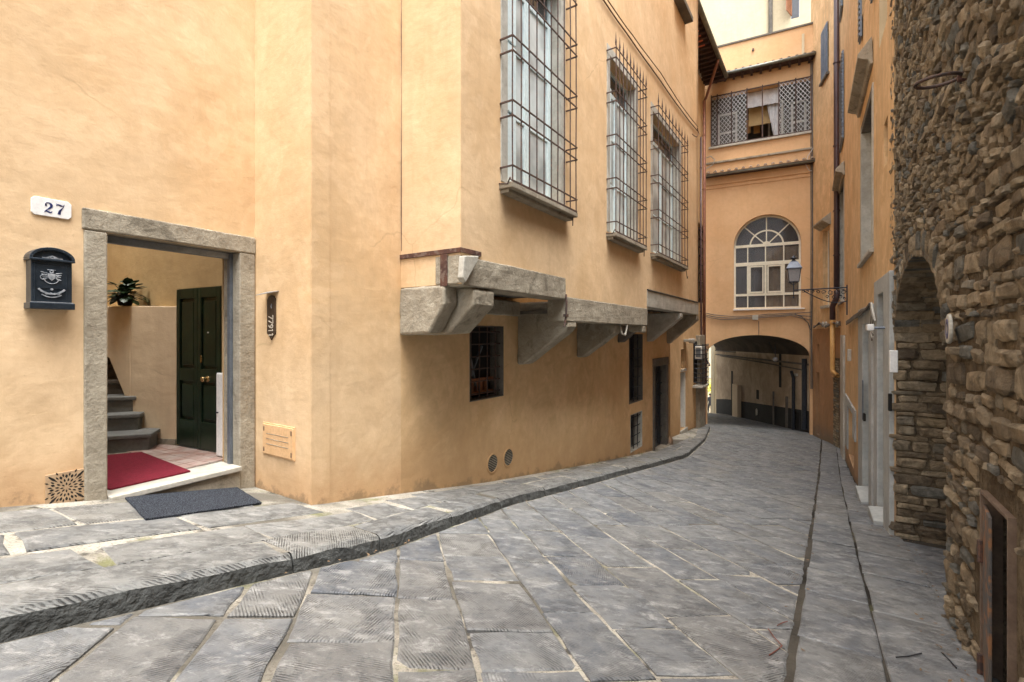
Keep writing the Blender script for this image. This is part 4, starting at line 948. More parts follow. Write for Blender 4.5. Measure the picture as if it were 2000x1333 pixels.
# cables across the upper facade
m = MB()
def cab(pts_px, fr, r, o, name='cable', mat='cable_brown', parent=None, **kw):
    m = MB()
    P_ = [fr.p(*fr.az(x, y, o), o) for x, y in pts_px]; out = []
    for i in range(len(P_)-1):
        for k in range(4): out.append(P_[i].lerp(P_[i+1], k/4)+Vector((0, 0, -.012*math.sin(math.pi*k/4)+random.uniform(-.004, .004))))
    out.append(P_[-1]); return m.tube(out, r, 6).build(name, M[mat], parent, **kw)
cb_ = empty('facade_cable', FU.p(FU.a(1180), FU.z(1200, 28), .02), label='twisted brown cables sloping across the upper facade above the grilles', cat='cable')
cab([(1150, -40), (1180, 2), (1230, 74), (1290, 158), (1330, 215), (1362, 256)], FU, .014, .03, 'strand', parent=cb_)
cab([(1150, -50), (1184, -4), (1236, 70), (1290, 142), (1332, 208), (1363, 248)], FU, .011, .05, 'strand', parent=cb_)
cab([(1352, 262), (1360, 268), (1365, 262), (1362, 250)], FU, .012, .06, 'strand', parent=cb_)
# ================================================================ neighbour set back beyond the corner house
nb = empty('set_back_house', F3.p(0, -3.6), label='narrow orange house set back between corner house and archway under dark eaves', cat='building')
d3 = (F3.a(1329), F3.a(1340), F3.z(1329, 842), F3.z(1329, 729)); t3 = (F3.a(1330), F3.a(1338), F3.z(1330, 722), F3.z(1330, 683))
w3 = (F3.a(1363.5), F3.a(1375.5), F3.z(1370, 592), F3.z(1370, 440))
E3 = 7.22
wall(F3, -.6, E3, -6, 11.0, [d3, t3, w3], back=.3, name='wall', mat=M['plaster_low'], parent=nb)
dd = B(F3, d3[0]+.002, d3[1]-.002, d3[2], d3[3], -.25, -.18).build('door', M['navy'], nb)
B(F3, d3[1]-.18, d3[1]-.004, d3[2]+.02, d3[3]-.02, -.18, -.02).build('door_leaf', M['white'], dd, bevel=.004)
B(F3, t3[0], t3[1], t3[2], t3[3], -.25, -.2).build('window', M['black'], nb)
for q_ in ((t3[0]-.05, t3[1]+.08, t3[2]-.09, t3[2]-.002), (d3[0]-.1, d3[1]+.1, d3[2]-.35, d3[2]-.002)): B(F3, *q_, -.2, .05).build('sill', M['trim_pale'], nb)
B(F3, w3[0], w3[1], w3[2], w3[3], -.25, -.2).build('window', M['black'], nb)
for k in range(9): z = w3[2]+.15+k*(w3[3]-w3[2])/9; B(F3, w3[0]+.02, w3[1]-.02, z, z+.03, -.1, -.03).build('shutter_slat', M['wood_dark'], nb)
sx = (F3.a(1362), F3.a(1368.5)); B(F3, sx[0], sx[1], F3.z(1364, 145), F3.z(1364, 72), .0, .06).build('shutter', M['trim_pale'], nb, bevel=.01)
# eaves: rafters, boards, gutter
B(F3, -.4, E3+.1, 11.03, 11.09, -.3, .88).build('eaves_board', M['wood_dark'], nb)
for k in range(22):
    a = -.3+k*.34
    B(F3, a, a+.09, 10.92, 11.028, -.2, .80).build('rafter', M['wood_dark'], nb)
    if k < 13: B(F3, a+.10, a+.33, 10.995, 11.027, .05, .62).build('eaves_tile', M['red_tile'], nb)
MB().tube([F3.p(-.5, 10.98, .93), F3.p(E3-.35, 10.98, .93)], .085, 10).build('gutter', M['zinc'], nb, smooth=True)
B(F3, -.5, E3, 11.1, 11.4, -5, .8).build('roof', M['roof_tile'], nb)
# quoin pillar at the archway
B(F3, F3.a(1365, .12), F3.a(1377.5, .16), -4.4, F3.z(1372, 655, .12), -.1, .16).build('corner_pillar', M['trim'], nb, bevel=.02)
# cage with air conditioning unit and cable tangle
ca0, ca1 = F3.a(1354), F3.a(1366)
cg = empty('air_conditioner_cage', F3.p(ca0, -1.5, .3), label='caged air conditioning unit high on the set back wall beside the archway', cat='air conditioner')
zc0, zc1 = F3.z(1358, 752, .3), F3.z(1358, 676, .3)
B(F3, ca0, ca1-.1, zc0, zc1+.15, .005, .05).build('recess', M['black'], cg)
B(F3, ca0+.02, ca0+.75, -.95, -.45, .06, .31).build('unit', M['white'], cg, bevel=.02)
B(F3, ca0+.005, ca0+.018, -.88, -.52, .10, .28).build('fan_grille', M['ironwork_grey'], cg)
for k in range(9):
    z = zc0+(zc1-zc0)*k/8; MB().tube([F3.p(ca0-.02, z, .05), F3.p(ca0-.02, z, .36), F3.p(ca1, z, .36)], .018, 5).build('bar', M['iron_dark'], cg)
for k in range(6):
    a = ca0+(ca1-ca0)*k/5; MB().tube([F3.p(a, zc0-.1, .36), F3.p(a, zc1+.05, .36)], .014, 5).build('bar', M['iron_dark'], cg)
B(F3, ca0-.15, ca1+.1, zc0-.22, zc0-.12, .0, .38).build('shelf', M['trim_pale'], cg, bevel=.02)
sl_ = empty('wall_floodlight', F3.p(F3.a(1338), -.2, .1), label='small white floodlight bracket on the set back house above its door', cat='light fitting')
x0 = F3.a(1334); B(F3, x0, x0+.45, F3.z(1334, 668), F3.z(1334, 663), .02, .35).build('bracket', M['trim_pale'], sl_, bevel=.01)
B(F3, x0+.35, x0+.6, F3.z(1334, 671), F3.z(1334, 662), .12, .3).build('lamp_head', M['enamel'], sl_, bevel=.02)
# downpipes
def pipe(name, pts, r, mat, label, cat='pipe', clips=(), fr=None, smooth=True):
    o = MB().tube(pts, r, 12).build(name, M[mat], smooth=smooth, label=label, cat=cat)
    for c in clips: MB().tube([Vector(c)-Vector((0, 0, .02)), Vector(c)+Vector((0, 0, .02))], r*1.25, 12).build('clip', M[mat], o)
    return o
dp = F3.a(1374, .1)
gq = F3.a(1402.5, .9)
pipe('downpipe', [F3.p(gq, 10.9, .9), F3.p(gq+.05, 10.75, .85), F3.p(dp+.2, 10.15, .16), F3.p(dp, 9.95, .12), F3.p(dp, 3, .12), F3.p(dp, -.5, .12)], .055, 'copper', 'copper coloured downpipe running down from the dark eaves left of the archway', 'downpipe', [F3.p(dp, z, .12) for z in (8.5, 6.2, 4, 1.9, .3)])
dq = F3.a(1369, .08)
pipe('drain_pipe', [F3.p(dq, 8.3, .08), F3.p(dq, 2, .08), F3.p(dq, -.7, .1), F3.p(dq, -1.2, .4), F3.p(dq-.2, -1.25, .45)], .04, 'pipe_brown', 'thin dark drain pipe close beside the copper coloured downpipe', 'pipe', [F3.p(dq, z, .08) for z in (7, 4, 1)])
dq = F3.a(1376.6, .06)
pipe('conduit', [F3.p(dq, 10.2, .06), F3.p(dq, 4, .06), F3.p(dq, .8, .06), F3.p(dq, -3.9, .06)], .045, 'copper', 'straight brown conduit in the corner against the archway building', 'pipe')

# ================================================================ building over the archway
ar = empty('archway_building', FA.p(2, -4), label='orange building bridging the street with arched window above a vaulted passage', cat='building')
AW = 4.0
win = (FA.a(1433), FA.a(1565), 1.13, 3.86, (FA.a(1565)-FA.a(1433))/2)
wall(FA, -.45, AW+.75, -7, 7.2, [(-.01, AW-.05, -7.1, -.86, .86), win], back=.42, name='wall', mat=M['plaster_arch'], parent=ar)
B(FA, -.3, AW+.6, 6.50, 6.54, 0, .03).build('cornice_moulding', M['plaster_arch'], ar)
B(FA, -.3, AW+.6, 6.66, 6.72, 0, .05).build('cornice_moulding', M['plaster_arch'], ar)
# tiled ledge
B(FA, -.3, AW+.6, 7.0, 7.06, 0, .26).build('ledge_board', M['wood_dark'], ar)
MB().tube([FA.p(-.3, 7.03, .30), FA.p(AW+.4, 7.03, .30)], .05, 8).build('gutter', M['zinc'], ar, smooth=True)
def tiles(z, o0, o1, n, rise=.16, r=.075):
    for k in range(n):
        a = -.2+k*(AW+.5)/(n-1); m = MB(); kk = 7; v = []; 
        for o, zz, rr in ((o1, z, r), (o0, z+rise, r*.85)):
            for i in range(kk): t = math.pi*i/(kk-1); v.append(FA.p(a+rr*math.cos(t), zz+rr*math.sin(t), o))
            for i in range(kk): t = math.pi*i/(kk-1); v.append(FA.p(a+(rr-.016)*math.cos(t), zz+(rr-.016)*math.sin(t), o))
        f = [(i, i+1, 2*kk+i+1, 2*kk+i) for i in range(kk-1)]+[(kk+i, 3*kk+i, 3*kk+i+1, kk+i+1) for i in range(kk-1)]+[(i, kk+i, kk+i+1, i+1) for i in range(kk-1)]
        m.add(v, f).build('roof_tile', M['roof_tile'], ar)
tiles(7.08, .02, .36, 17)
MB().prof(FA, [(-.4, 7.19), (.36, 7.07), (.36, 7.09), (-.4, 7.23)], -.3, AW+.5).build('tile_bed', M['roof_tile'], ar)
# upper storey with the loggia
LG = (FA.a(1389), AW-.03, 8.36, 10.58)
wall(FA, -.45, AW+.75, 7.2, 12.72, [LG], back=.3, name='upper_wall', mat=M['plaster_arch'], parent=ar)
B(FA, -.3, AW+.4, 7.60, 7.68, 0, .07).build('string_course', M['trim'], ar, bevel=.01)
B(FA, LG[0]-.1, LG[1]+.02, LG[2]-.10, LG[2]-.002, -.28, .09).build('loggia_sill', M['trim_pale'], ar, bevel=.01)
B(FA, -.45, AW+.75, 12.722, 12.79, -.4, .05).build('coping', M['trim_dark'], ar)
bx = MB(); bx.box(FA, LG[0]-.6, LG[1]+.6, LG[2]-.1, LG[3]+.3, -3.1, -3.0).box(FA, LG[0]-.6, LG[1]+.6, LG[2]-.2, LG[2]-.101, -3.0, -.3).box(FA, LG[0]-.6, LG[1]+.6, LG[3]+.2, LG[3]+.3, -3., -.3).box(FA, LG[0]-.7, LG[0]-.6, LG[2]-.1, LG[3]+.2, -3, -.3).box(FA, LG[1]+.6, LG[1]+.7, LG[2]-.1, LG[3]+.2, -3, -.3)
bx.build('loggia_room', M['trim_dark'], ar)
for x0, x1, y0, y1 in ((1402, 1440, 225, 300), (1500, 1530, 190, 290), (1545, 1575, 200, 280)):
    a0, a1 = FA.a(x0, -2.2), FA.a(x1, -2.2); z0, z1 = FA.z(x0, y1, -2.2), FA.z(x0, y0, -2.2); m = MB()
    for q_ in ((a0, a0+.09, z0, z1), (a1-.09, a1, z0, z1), (a0, a1, z1-.09, z1), (a0, a1, (z0+z1)/2-.04, (z0+z1)/2+.04)): m.box(FA, *q_, -2.25, -2.2)
    m.build('inner_frame', M['white'], ar)
for x0, x1 in ((1457, 1466), (1472, 1484)):
    a0, a1 = FA.a(x0, -1.4), FA.a(x1, -1.4); B(FA, a0, a1, FA.z(x0, 262, -1.4), FA.z(x0, 236, -1.4), -1.42, -1.38).build('ochre_board', M['pipe_yellow'], ar)
# hanging plastic sheets
def cloth(fr, a0, a1, z0, z1, o, amp, name, mat, parent, cut=None, n=26):
    m = MB(); h = 10
    for j in range(h+1):
        for i in range(n+1):
            u, t = i/n, j/h; z = z0+(z1-z0)*t
            if cut: z = max(z, z0+(z1-z0)*cut(u)) if t < 1 else z
            m.v.append(fr.p(a0+(a1-a0)*u, z, o+amp*math.sin(u*23+t*1.5)*(1-t*.4)+amp*.5*math.sin(u*51+1)))
    for j in range(h):
        for i in range(n): k = j*(n+1)+i; m.f.append((k, k+1, k+n+2, k+n+1))
    return m.build(name, M[mat], parent, smooth=True)
pa0, pa1 = FA.a(1459), FA.a(1522)
cloth(FA, pa0, pa1, LG[2]+1.55, LG[3]-.02, -.30, .02, 'plastic_sheet', 'sheet', ar)
cloth(FA, pa0+.75, pa1, LG[2]+.1, LG[2]+1.7, -.45, .06, 'plastic_sheet', 'sheet', ar, cut=lambda u: max(0, .95-u*1.5))
B(FA, pa0+.05, pa1, LG[2]+.9, LG[2]+1.7, -.75, -.7).build('inner_wall', M['hall_plaster'], ar)
fr_m = MB(); xs = [1389.5, 1401, 1429, 1459, 1489, 1521, 1554, 1584]
for x in xs: a = FA.a(x); fr_m.box(FA, a-.022, a+.022, LG[2], LG[3]+.06, .03, .07)
fr_m.box(FA, LG[0], LG[1], LG[3]-.03, LG[3]+.01, .03, .07).box(FA, LG[0], LG[1], LG[2]+.005, LG[2]+.045, .03, .07)
scr = fr_m.build('screen_frame', M['iron'], ar)
m = MB(); s = .155
for x0, x1 in ((LG[0], pa0), (pa1, LG[1])):
    zl, zh = LG[2]+.03, LG[3]-.02; H = zh-zl; k = x0-H*.75
    while k < x1+H*.75:
        for sg in (1, -1):
            p0 = [k, zl]; p1 = [k+sg*H*.75, zh]
            ta = [(x-p0[0])/(p1[0]-p0[0]) for x in (x0, x1)]; t0, t1 = max(0, min(ta)), min(1, max(ta))
            if t1 > t0+.02:
                A0, A1 = p0[0]+(p1[0]-p0[0])*t0, p0[0]+(p1[0]-p0[0])*t1; Z0, Z1 = zl+H*t0, zl+H*t1
                m.bar(FA, A0, Z0, A1, Z1, .017, .035+.008*(sg > 0), .042+.008*(sg > 0))
        k += s
m.build('wire_mesh', simple('galvanised_wire', (.7, .7, .68), (.55, .55, .55), 9, .5, .3, bd=0), scr, kind='stuff')
# eaves over the loggia
for k in range(11): a = .35+k*(AW-.3)/10.5; B(FA, a, a+.09, 11.15, 11.25, 0, .42).build('rafter', M['wood_dark'], ar)
B(FA, .2, AW+.3, 11.252, 11.29, 0, .46).build('eaves_board', M['wood_dark'], ar)
MB().tube([FA.p(.15, 11.26, .52), FA.p(AW+.1, 11.26, .52)], .065, 10).build('gutter', M['zinc'], ar, smooth=True)
tiles(11.31, .02, .5, 17)
MB().prof(FA, [(0.001, 11.42), (.5, 11.295), (.5, 11.31), (0.001, 11.45)], .2, AW+.3).build('tile_bed', M['roof_tile'], ar)
a, z = FA.az(1470, 100); P(FA, [(a-.03, z), (a+.05, z-.03), (a+.06, z+.06), (a, z+.10)], .0, .06).build('wall_hook', M['iron'], ar)
B(FA, FA.a(1566), FA.a(1571), 11.5, 12.4, .0, .05).build('pilaster_strip', M['cream'], ar)
# arched window
ax0, ax1, az0, azs, rr = win; mid = (ax0+ax1)/2; rc = .22; t = .075
wm = MB()
for q_ in ((ax0, ax0+t, az0, azs), (ax1-t, ax1, az0, azs), (ax0+t, ax1-t, az0, az0+t), (ax0+t, ax1-t, azs-.05, azs+.07), (ax0+t, ax1-t, azs-.85, azs-.70)): wm.box(FA, *q_, -rc-.07, -rc)
wm.ring(FA, mid, azs, rr-t, rr, 0, math.pi, 30, -rc-.07, -rc)
wo_ = wm.build('window', M['cream_paint'], ar)
B(FA, ax0-.02, ax1+.12, az0-.06, az0-.002, -.15, .06).build('window_sill', M['white'], ar, bevel=.008)
def mt(x0, z0, x1, z1, w_=.045): MB().bar(FA, x0, z0, x1, z1, w_, -rc-.055, -rc-.005).build('muntin', M['cream_paint'], wo_)
MB().ring(FA, mid, azs, .60, .66, 0, math.pi, 20, -rc-.055, -rc-.005).build('muntin', M['cream_paint'], wo_)
MB().ring(FA, mid, azs+.02, .001, .15, 0, math.pi, 12, -rc-.055, -rc+.0).build('fan_hub', M['cream_paint'], wo_)
for an in (90, 45, 135):
    c, s_ = math.cos(R(an)), math.sin(R(an))
    mt(mid+c*.15, azs+s_*.15, mid+c*.60, azs+s_*.60); mt(mid+c*.66, azs+s_*.66, mid+c*(rr-.05), azs+s_*(rr-.05))
x_ = [ax0+(ax1-ax0)*f_ for f_ in (.215, .485, .755)]
for x in x_: mt(x, azs-.70, x, azs-.05)
zl = az0+.62; wm = MB().box(FA, ax0+t, ax1-t, zl-.05, zl+.05, -rc-.07, -rc+.003); wm.build('transom', M['cream_paint'], wo_)
for x in x_: mt(x, az0+t, x, zl-.05)
for x, w_ in ((x_[0]+.02, .10), (x_[1], .085), (x_[2]-.02, .11)): mt(x, zl+.05, x, azs-.85, w_)
m = MB()                                             # the opening sashes in the middle
for k in range(2):
    p0, p1 = x_[k]+.07, x_[k+1]-.07
    for q_ in ((p0, p0+.05, zl+.06, azs-.87), (p1-.05, p1, zl+.06, azs-.87), (p0+.05, p1-.05, zl+.06, zl+.13), (p0+.05, p1-.05, azs-.93, azs-.87)): m.box(FA, *q_, -rc-.03, -rc+.02)
m.build('sash', M['cream_paint'], wo_, bevel=.004)
k = 24; arc = [(mid+(rr-.03)*math.cos(math.pi*i/k), azs+(rr-.03)*math.sin(math.pi*i/k)) for i in range(k+1)]
P(FA, [(ax0+.03, az0+.03), (ax1-.03, az0+.03)]+arc, -rc-.042, -rc-.036).build('pane', None, wo_, mats=[(lambda: (lambda m: (m.b.inputs.__getitem__('Transmission Weight').__setattr__('default_value', .93), m.b.inputs.__getitem__('IOR').__setattr__('default_value', 1.18), m.fin((.7, .7, .72), .03, m.bump(m.noise(m.pos(), 1.5, 2), .002), spec=.25))[-1])(N('clear_window_glass')))()])
cloth(FA, x_[1]+.03, ax1-.02, az0, azs-.1, -.36, .035, 'curtain', 'curtain', wo_)
cloth(FA, x_[1]-.62, x_[1]-.42, az0, azs-.1, -.55, .03, 'curtain', 'black', wo_)
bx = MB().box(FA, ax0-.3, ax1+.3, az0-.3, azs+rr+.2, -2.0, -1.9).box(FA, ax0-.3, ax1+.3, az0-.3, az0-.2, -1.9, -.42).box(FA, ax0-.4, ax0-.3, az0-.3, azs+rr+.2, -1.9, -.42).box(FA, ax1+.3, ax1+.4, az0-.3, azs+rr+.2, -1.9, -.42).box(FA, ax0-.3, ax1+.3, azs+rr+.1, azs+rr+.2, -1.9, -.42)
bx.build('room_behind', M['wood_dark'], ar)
# cables along the front
c_ = empty('facade_wiring', FA.p(2, .9, .05), label='bundle of grey cables with junction box strung across the archway building', cat='cable')
for j, dz in enumerate((0, 6, 11)):
    cab([(1379, 612+dz*.6), (1410, 617+dz*.7), (1450, 618+dz*.4), (1500, 614+dz*.5), (1545, 612+dz*.4), (1584, 610+dz*1.4)], FA, .018, .05+.02*j, 'strand', 'cable', c_)
cab([(1552, 613), (1566, 619), (1578, 630), (1583, 645)], FA, .02, .06, 'strand', 'cable', c_)
a, z = FA.az(1475, 620); B(FA, a-.11, a+.11, z-.12, z+.08, .02, .12).build('junction_box', M['trim_pale'], c_, bevel=.01)
cab([(1482, 628), (1482, 640), (1482, 655)], FA, .014, .03, 'drop_cable', 'cable', c_)
c_ = empty('corner_wiring', FA.p(AW-.1, .9, .05), label='vertical cable bundle in the corner right of the arched window', cat='cable')
for x, r_ in ((1586, .028), (1583, .012)): cab([(x, 120), (x+.8, 240), (x, 330), (x+1, 450), (x, 560), (x-1, 640), (x, 760)], FA, r_, .05, 'strand', 'cable', c_)
cab([(1588, 290), (1578, 305), (1574, 322), (1580, 333), (1586, 334)], FA, .012, .08, 'strand', 'sheet', c_)
cab([(1378, 330), (1392, 322), (1396, 312), (1388, 305), (1380, 308)], FA, .02, .12, 'strand', 'trim_pale', c_)

# passage under the archway: right hand wall, vault, far end
pr0 = FA.p(AW-.02, 0, -.40); pl0 = FA.p(.0, 0, -.40)
pr1 = Vector((13.12, 31.2, 0)); pl1 = Vector((8.9, 31.5, 0))
FR = Fr((pr0.x+.05, pr0.y), (pr1.x-pr0.x, pr1.y-pr0.y), (-(pr1.y-pr0.y), pr1.x-pr0.x)); LR = (pr1-pr0).length
sx_ = M['tunnel'] = plaster('sooty_passage_plaster', (.56, .44, .31), (.36, .27, .18), stain=(.03, .025, .02), stain_amt=1.3, pale=.15)
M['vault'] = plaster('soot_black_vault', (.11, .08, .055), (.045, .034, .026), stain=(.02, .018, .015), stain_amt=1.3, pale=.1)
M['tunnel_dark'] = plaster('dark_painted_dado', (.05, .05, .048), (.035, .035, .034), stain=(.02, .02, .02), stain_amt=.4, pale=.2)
pas = empty('vaulted_passage', (11, 25, -4.4), label='dim vaulted street passage with dark painted dado beyond the archway', cat='passage')
wall(FR, -.1, LR, -7, -.6, back=.3, name='passage_wall', mat=sx_, parent=pas)
FLp = Fr((pl0.x-.03, pl0.y), (pl1.x-pl0.x, pl1.y-pl0.y), ((pl1.y-pl0.y), -(pl1.x-pl0.x))); wall(FLp, -.1, LR, -7, -.6, back=.3, name='passage_wall', mat=sx_, parent=pas)
m = MB(); kk = 16; nn = 12
for i in range(nn+1):
    t = i/nn; L_ = pl0.lerp(pl1, t); Rr = pr0.lerp(pr1, t)
    for j in range(kk+1):
        th = math.pi*j/kk; c = (L_+Rr)/2-(Rr-L_)/2*math.cos(th)*1.01; m.v.append(Vector((c.x, c.y, -.86+.93*math.sin(th)-.12*t)))
for i in range(nn):
    for j in range(kk): k = i*(kk+1)+j; m.f.append((k, k+1, k+kk+2, k+kk+1))
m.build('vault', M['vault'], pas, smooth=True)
m = MB(); ns = 12
def zg(a): p = FR.p(a, 0); return Zr(qr(p)[0])
for k in range(ns):
    x0, x1 = LR*k/ns, LR*(k+1)/ns; P(FR, [(x0, zg(x0)-.3), (x1, zg(x1)-.3), (x1, zg(x1)+.92), (x0, zg(x0)+.92)], .0, .004) and m.poly(FR, [(x0, zg(x0)-.3), (x1, zg(x1)-.3), (x1, zg(x1)+.92), (x0, zg(x0)+.92)], .001, .005)
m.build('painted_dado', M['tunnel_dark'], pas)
m = MB().box(FR, -.1, LR, -1.28, -1.20, 0, .05).box(FR, LR-3.2, LR, -1.02, -.96, 0, .08).tube([FR.p(.3, -1.5, .08), FR.p(3, -1.42, .08), FR.p(6, -1.35, .08), FR.p(LR-1, -1.3, .08)], .03, 6)
m.build('cornice', M['trim_dark'], pas)
def px_r(x): return FR.a(x)
a0 = px_r(1448); a1 = px_r(1437.5); B(FR, min(a0, a1), max(a0, a1), -6, FR.z(1445, 752), .0, .22).build('pilaster', M['hall_cream'], pas, bevel=.01)
for x, y0, y1, w_, mat, nm in ((1430, 725, 812, .25, 'black', 'doorway'), (1480, 762, 780, .3, 'black', 'niche'), (1524, 660, 757, .22, 'black', 'soot_streak'), (1512, 765, 835, .06, 'trim_dark', 'strip'), (1538, 775, 850, .12, 'trim_dark', 'strip'), (1557, 805, 845, .3, 'black', 'doorway'), (1556, 730, 735, .2, 'trim_pale', 'ledge')):
    a = px_r(x); B(FR, a-w_/2, a+w_/2, FR.z(x, y1), FR.z(x, y0), .004, .012 if nm in ('doorway', 'niche', 'soot_streak') else .07).build('recess' if nm != 'strip' and nm != 'ledge' else nm, M[mat], pas)
for x in (1479, 1552):
    a = px_r(x); z = FR.z(x, 805 if x < 1500 else 812); P(FR, [(a-.08, z-.15), (a+.08, z-.2), (a+.1, z+.1), (a, z+.2), (a-.09, z+.08)], .012, .05).build('pale_patch', M['trim_pale'], pas, bevel=.02)
m = MB().tube([FR.p(1.2, -6, .12), FR.p(1.2, -1.9, .12), FR.p(1.0, -1.6, .3)], .07, 8).tube([FR.p(.35, -4, .1), FR.p(.35, -1.0, .1)], .1, 8).tube([FR.p(1.8, -.9, .6), FR.p(1.8, -.3, .9)], .015, 5)
m.build('drain', M['iron_dark'], pas)
lp = FR.p(px_r(1548)*.5, -1.05, 1.1)
gl_ = empty('bulkhead_lamp', lp, label='small round pale lamp hanging in the dark passage vault', cat='lamp')
MB().lathe(lp, [(.03, -.1), (.09, -.06), (.11, 0), (.09, .06), (.03, .1)], 12).build('globe', M['frosted'], gl_, smooth=True)
MB().tube([lp+Vector((0, 0, .1)), lp+Vector((0, 0, .7))], .012, 6).build('stem', M['iron_dark'], gl_)
# bright end beyond the passage
fe = empty('sunlit_house', (14, 54, -9), label='pale sunlit house front seen through the far end of the passage', cat='building')
FE2 = Fr((6, 54), (1, .08), (.08, -1)); wall(FE2, -6, 30, -12, 6, [(7.6, 8.6, -4.2, -2.6)], back=.3, name='wall', mat=M['cream'], parent=fe)
B(FE2, -6, 30, -4.9, -4.75, 0, .1).build('string_course', M['trim_pale'], fe)
B(FE2, 7.6, 8.6, -4.2, -2.6, -.28, -.2).build('window', M['glass'], fe)
FE3 = Fr((pr1.x, pr1.y+.2), (1, .1), (.1, -1)); wall(FE3, 0, 5, -7, 6, back=.4, name='wall', mat=M['cream'], parent=fe)
sh = empty('yellow_shrub', (17.5*.4, 40, -4.5), label='bright yellow bush behind the walker beyond the passage', cat='bush')
sc0 = Vector((.4112*46, 46, (HY-757)/F*46)); sh.location = sc0-Vector((0, 0, .9)); WL[sh.name] = Vector(sh.location)
m = MB()
for k in range(420):
    d_ = Vector((random.gauss(0, .22), random.gauss(0, .2), random.gauss(0, .34))); p = sc0+d_; s_ = random.uniform(.05, .09); a = Vector((random.gauss(0, 1), random.gauss(0, 1), random.gauss(0, 1))).normalized(); b = a.orthogonal().normalized()
    m.add([p-a*s_, p+b*s_*.5, p+a*s_, p-b*s_*.5], [(0, 1, 2, 3)])
m.build('crown', M['yellow_leaf'], sh)
m = MB(); zb_ = Zr(qr(sc0)[0])
for k in range(5): m.tube([Vector((sc0.x+random.gauss(0, .03), sc0.y, zb_)), sc0+Vector((random.gauss(0, .1), random.gauss(0, .1), .1))], .012, 5)
m.build('stem', M['wood_dark'], sh)

# walker in dark clothes
px_, py_ = .4098*41.5, 41.5; gz = Zr(qr((px_, py_))[0])
def person():
    J = {'pelvis': (0, 0, .93, .15), 'waist': (0, 0, 1.10, .14), 'chest': (0, .01, 1.30, .17), 'neckb': (0, .0, 1.46, .09), 'neck': (0, .01, 1.53, .055), 'head': (0, .02, 1.62, .09), 'crown': (0, .02, 1.72, .085),
         'shl': (-.17, 0, 1.42, .075), 'ell': (-.24, -.03, 1.15, .055), 'hal': (-.22, .10, .93, .045), 'fil': (-.22, .13, .85, .03),
         'shr': (.17, 0, 1.42, .075), 'elr': (.25, -.06, 1.15, .055), 'har': (.27, -.02, .92, .045), 'fir': (.27, 0, .84, .03),
         'hil': (-.09, 0, .88, .12), 'knl': (-.10, .12, .50, .075), 'anl': (-.10, .10, .10, .05), 'tol': (-.10, .22, .04, .045),
         'hir': (.09, 0, .88, .12), 'knr': (.10, -.02, .50, .075), 'anr': (.10, -.20, .12, .05), 'tor': (.10, -.10, .04, .045)}
    E = 'pelvis-waist waist-chest chest-neckb neckb-neck neck-head head-crown chest-shl shl-ell ell-hal hal-fil chest-shr shr-elr elr-har har-fir pelvis-hil hil-knl knl-anl anl-tol pelvis-hir hir-knr knr-anr anr-tor'.split()
    ks = list(J); me = bpy.data.meshes.new('person'); me.from_pydata([J[k][:3] for k in ks], [tuple(ks.index(x) for x in e.split('-')) for e in E], [])
    o = bpy.data.objects.new('tmp', me); C.objects.link(o); md = o.modifiers.new('s', 'SKIN')
    for i, k in enumerate(ks): me.skin_vertices[0].data[i].radius = (J[k][3], J[k][3]*(.8 if k in ('chest', 'waist', 'pelvis') else 1)); 
    me.skin_vertices[0].data[0].use_root = True
    o.modifiers.new('u', 'SUBSURF').levels = 2
    dg = bpy.context.evaluated_depsgraph_get(); m2 = bpy.data.meshes.new_from_object(o.evaluated_get(dg)); bpy.data.objects.remove(o)
    m2.materials.clear(); m2.materials.append(M['coat']); m2.materials.append(M['skin'])
    for p in m2.polygons:
        c = p.center; p.material_index = 1 if c.z > 1.52 or (c.z < .92 and abs(c.x) > .19) else 0; p.use_smooth = True
    return m2
pe = empty('person', (px_, py_, gz), label='person in dark coat and trousers walking away through the passage', cat='person')
b_ = bpy.data.objects.new('body', person()); C.objects.link(b_); b_.parent = pe; WL[b_.name] = wl(pe)
m = MB().lathe((px_, py_-.0, gz+1.60), [(.07, 0), (.105, .04), (.11, .10), (.09, .16), (.04, .19)], 12); m.build('hair', M['hair'], pe, smooth=True)

# cream building high behind
cr = empty('cream_house', FA.p(1, 12, -7), label='tall pale cream house rising above the parapet with one downpipe', cat='building')
FC = Fr((FA.p(0, 0, -8).x, FA.p(0, 0, -8).y), (.890, -.456), (-.456, -.890))
wall(FC, -9, 9, 5, 26, [(FC.a(1545), FC.a(1562), FC.z(1545, 38), 26.5)], back=.3, name='wall', mat=M['cream'], parent=cr)
a = FC.a(1505); MB().tube([FC.p(a, 10, .12), FC.p(a, 26, .12)], .11, 10).build('downpipe', M['trim_dark'], cr, smooth=True)
a = FC.a(1541); z = FC.z(1541, 34)
B(FC, FC.a(1545)+.02, FC.a(1562)-.02, FC.z(1545, 38), 26, -.25, -.2).build('window', M['glass'], cr)
m = MB(); fs = FC.p(FC.a(1547), 0, .02); FSH = Fr((fs.x, fs.y), (-.89*.35-.456*.9, .456*.35-.89*.9), (-.9, .1))
for q_ in ((0, .06, z, z+3), (.72, .78, z, z+3), (.06, .72, z, z+.06)): m.box(FSH, *q_, 0, .05)
sh_ = m.build('shutter', M['wood'], cr)
for k in range(30): B(FSH, .06, .72, z+.08+k*.095, z+.15+k*.095, .01, .04).build('louvre', M['wood'], sh_)

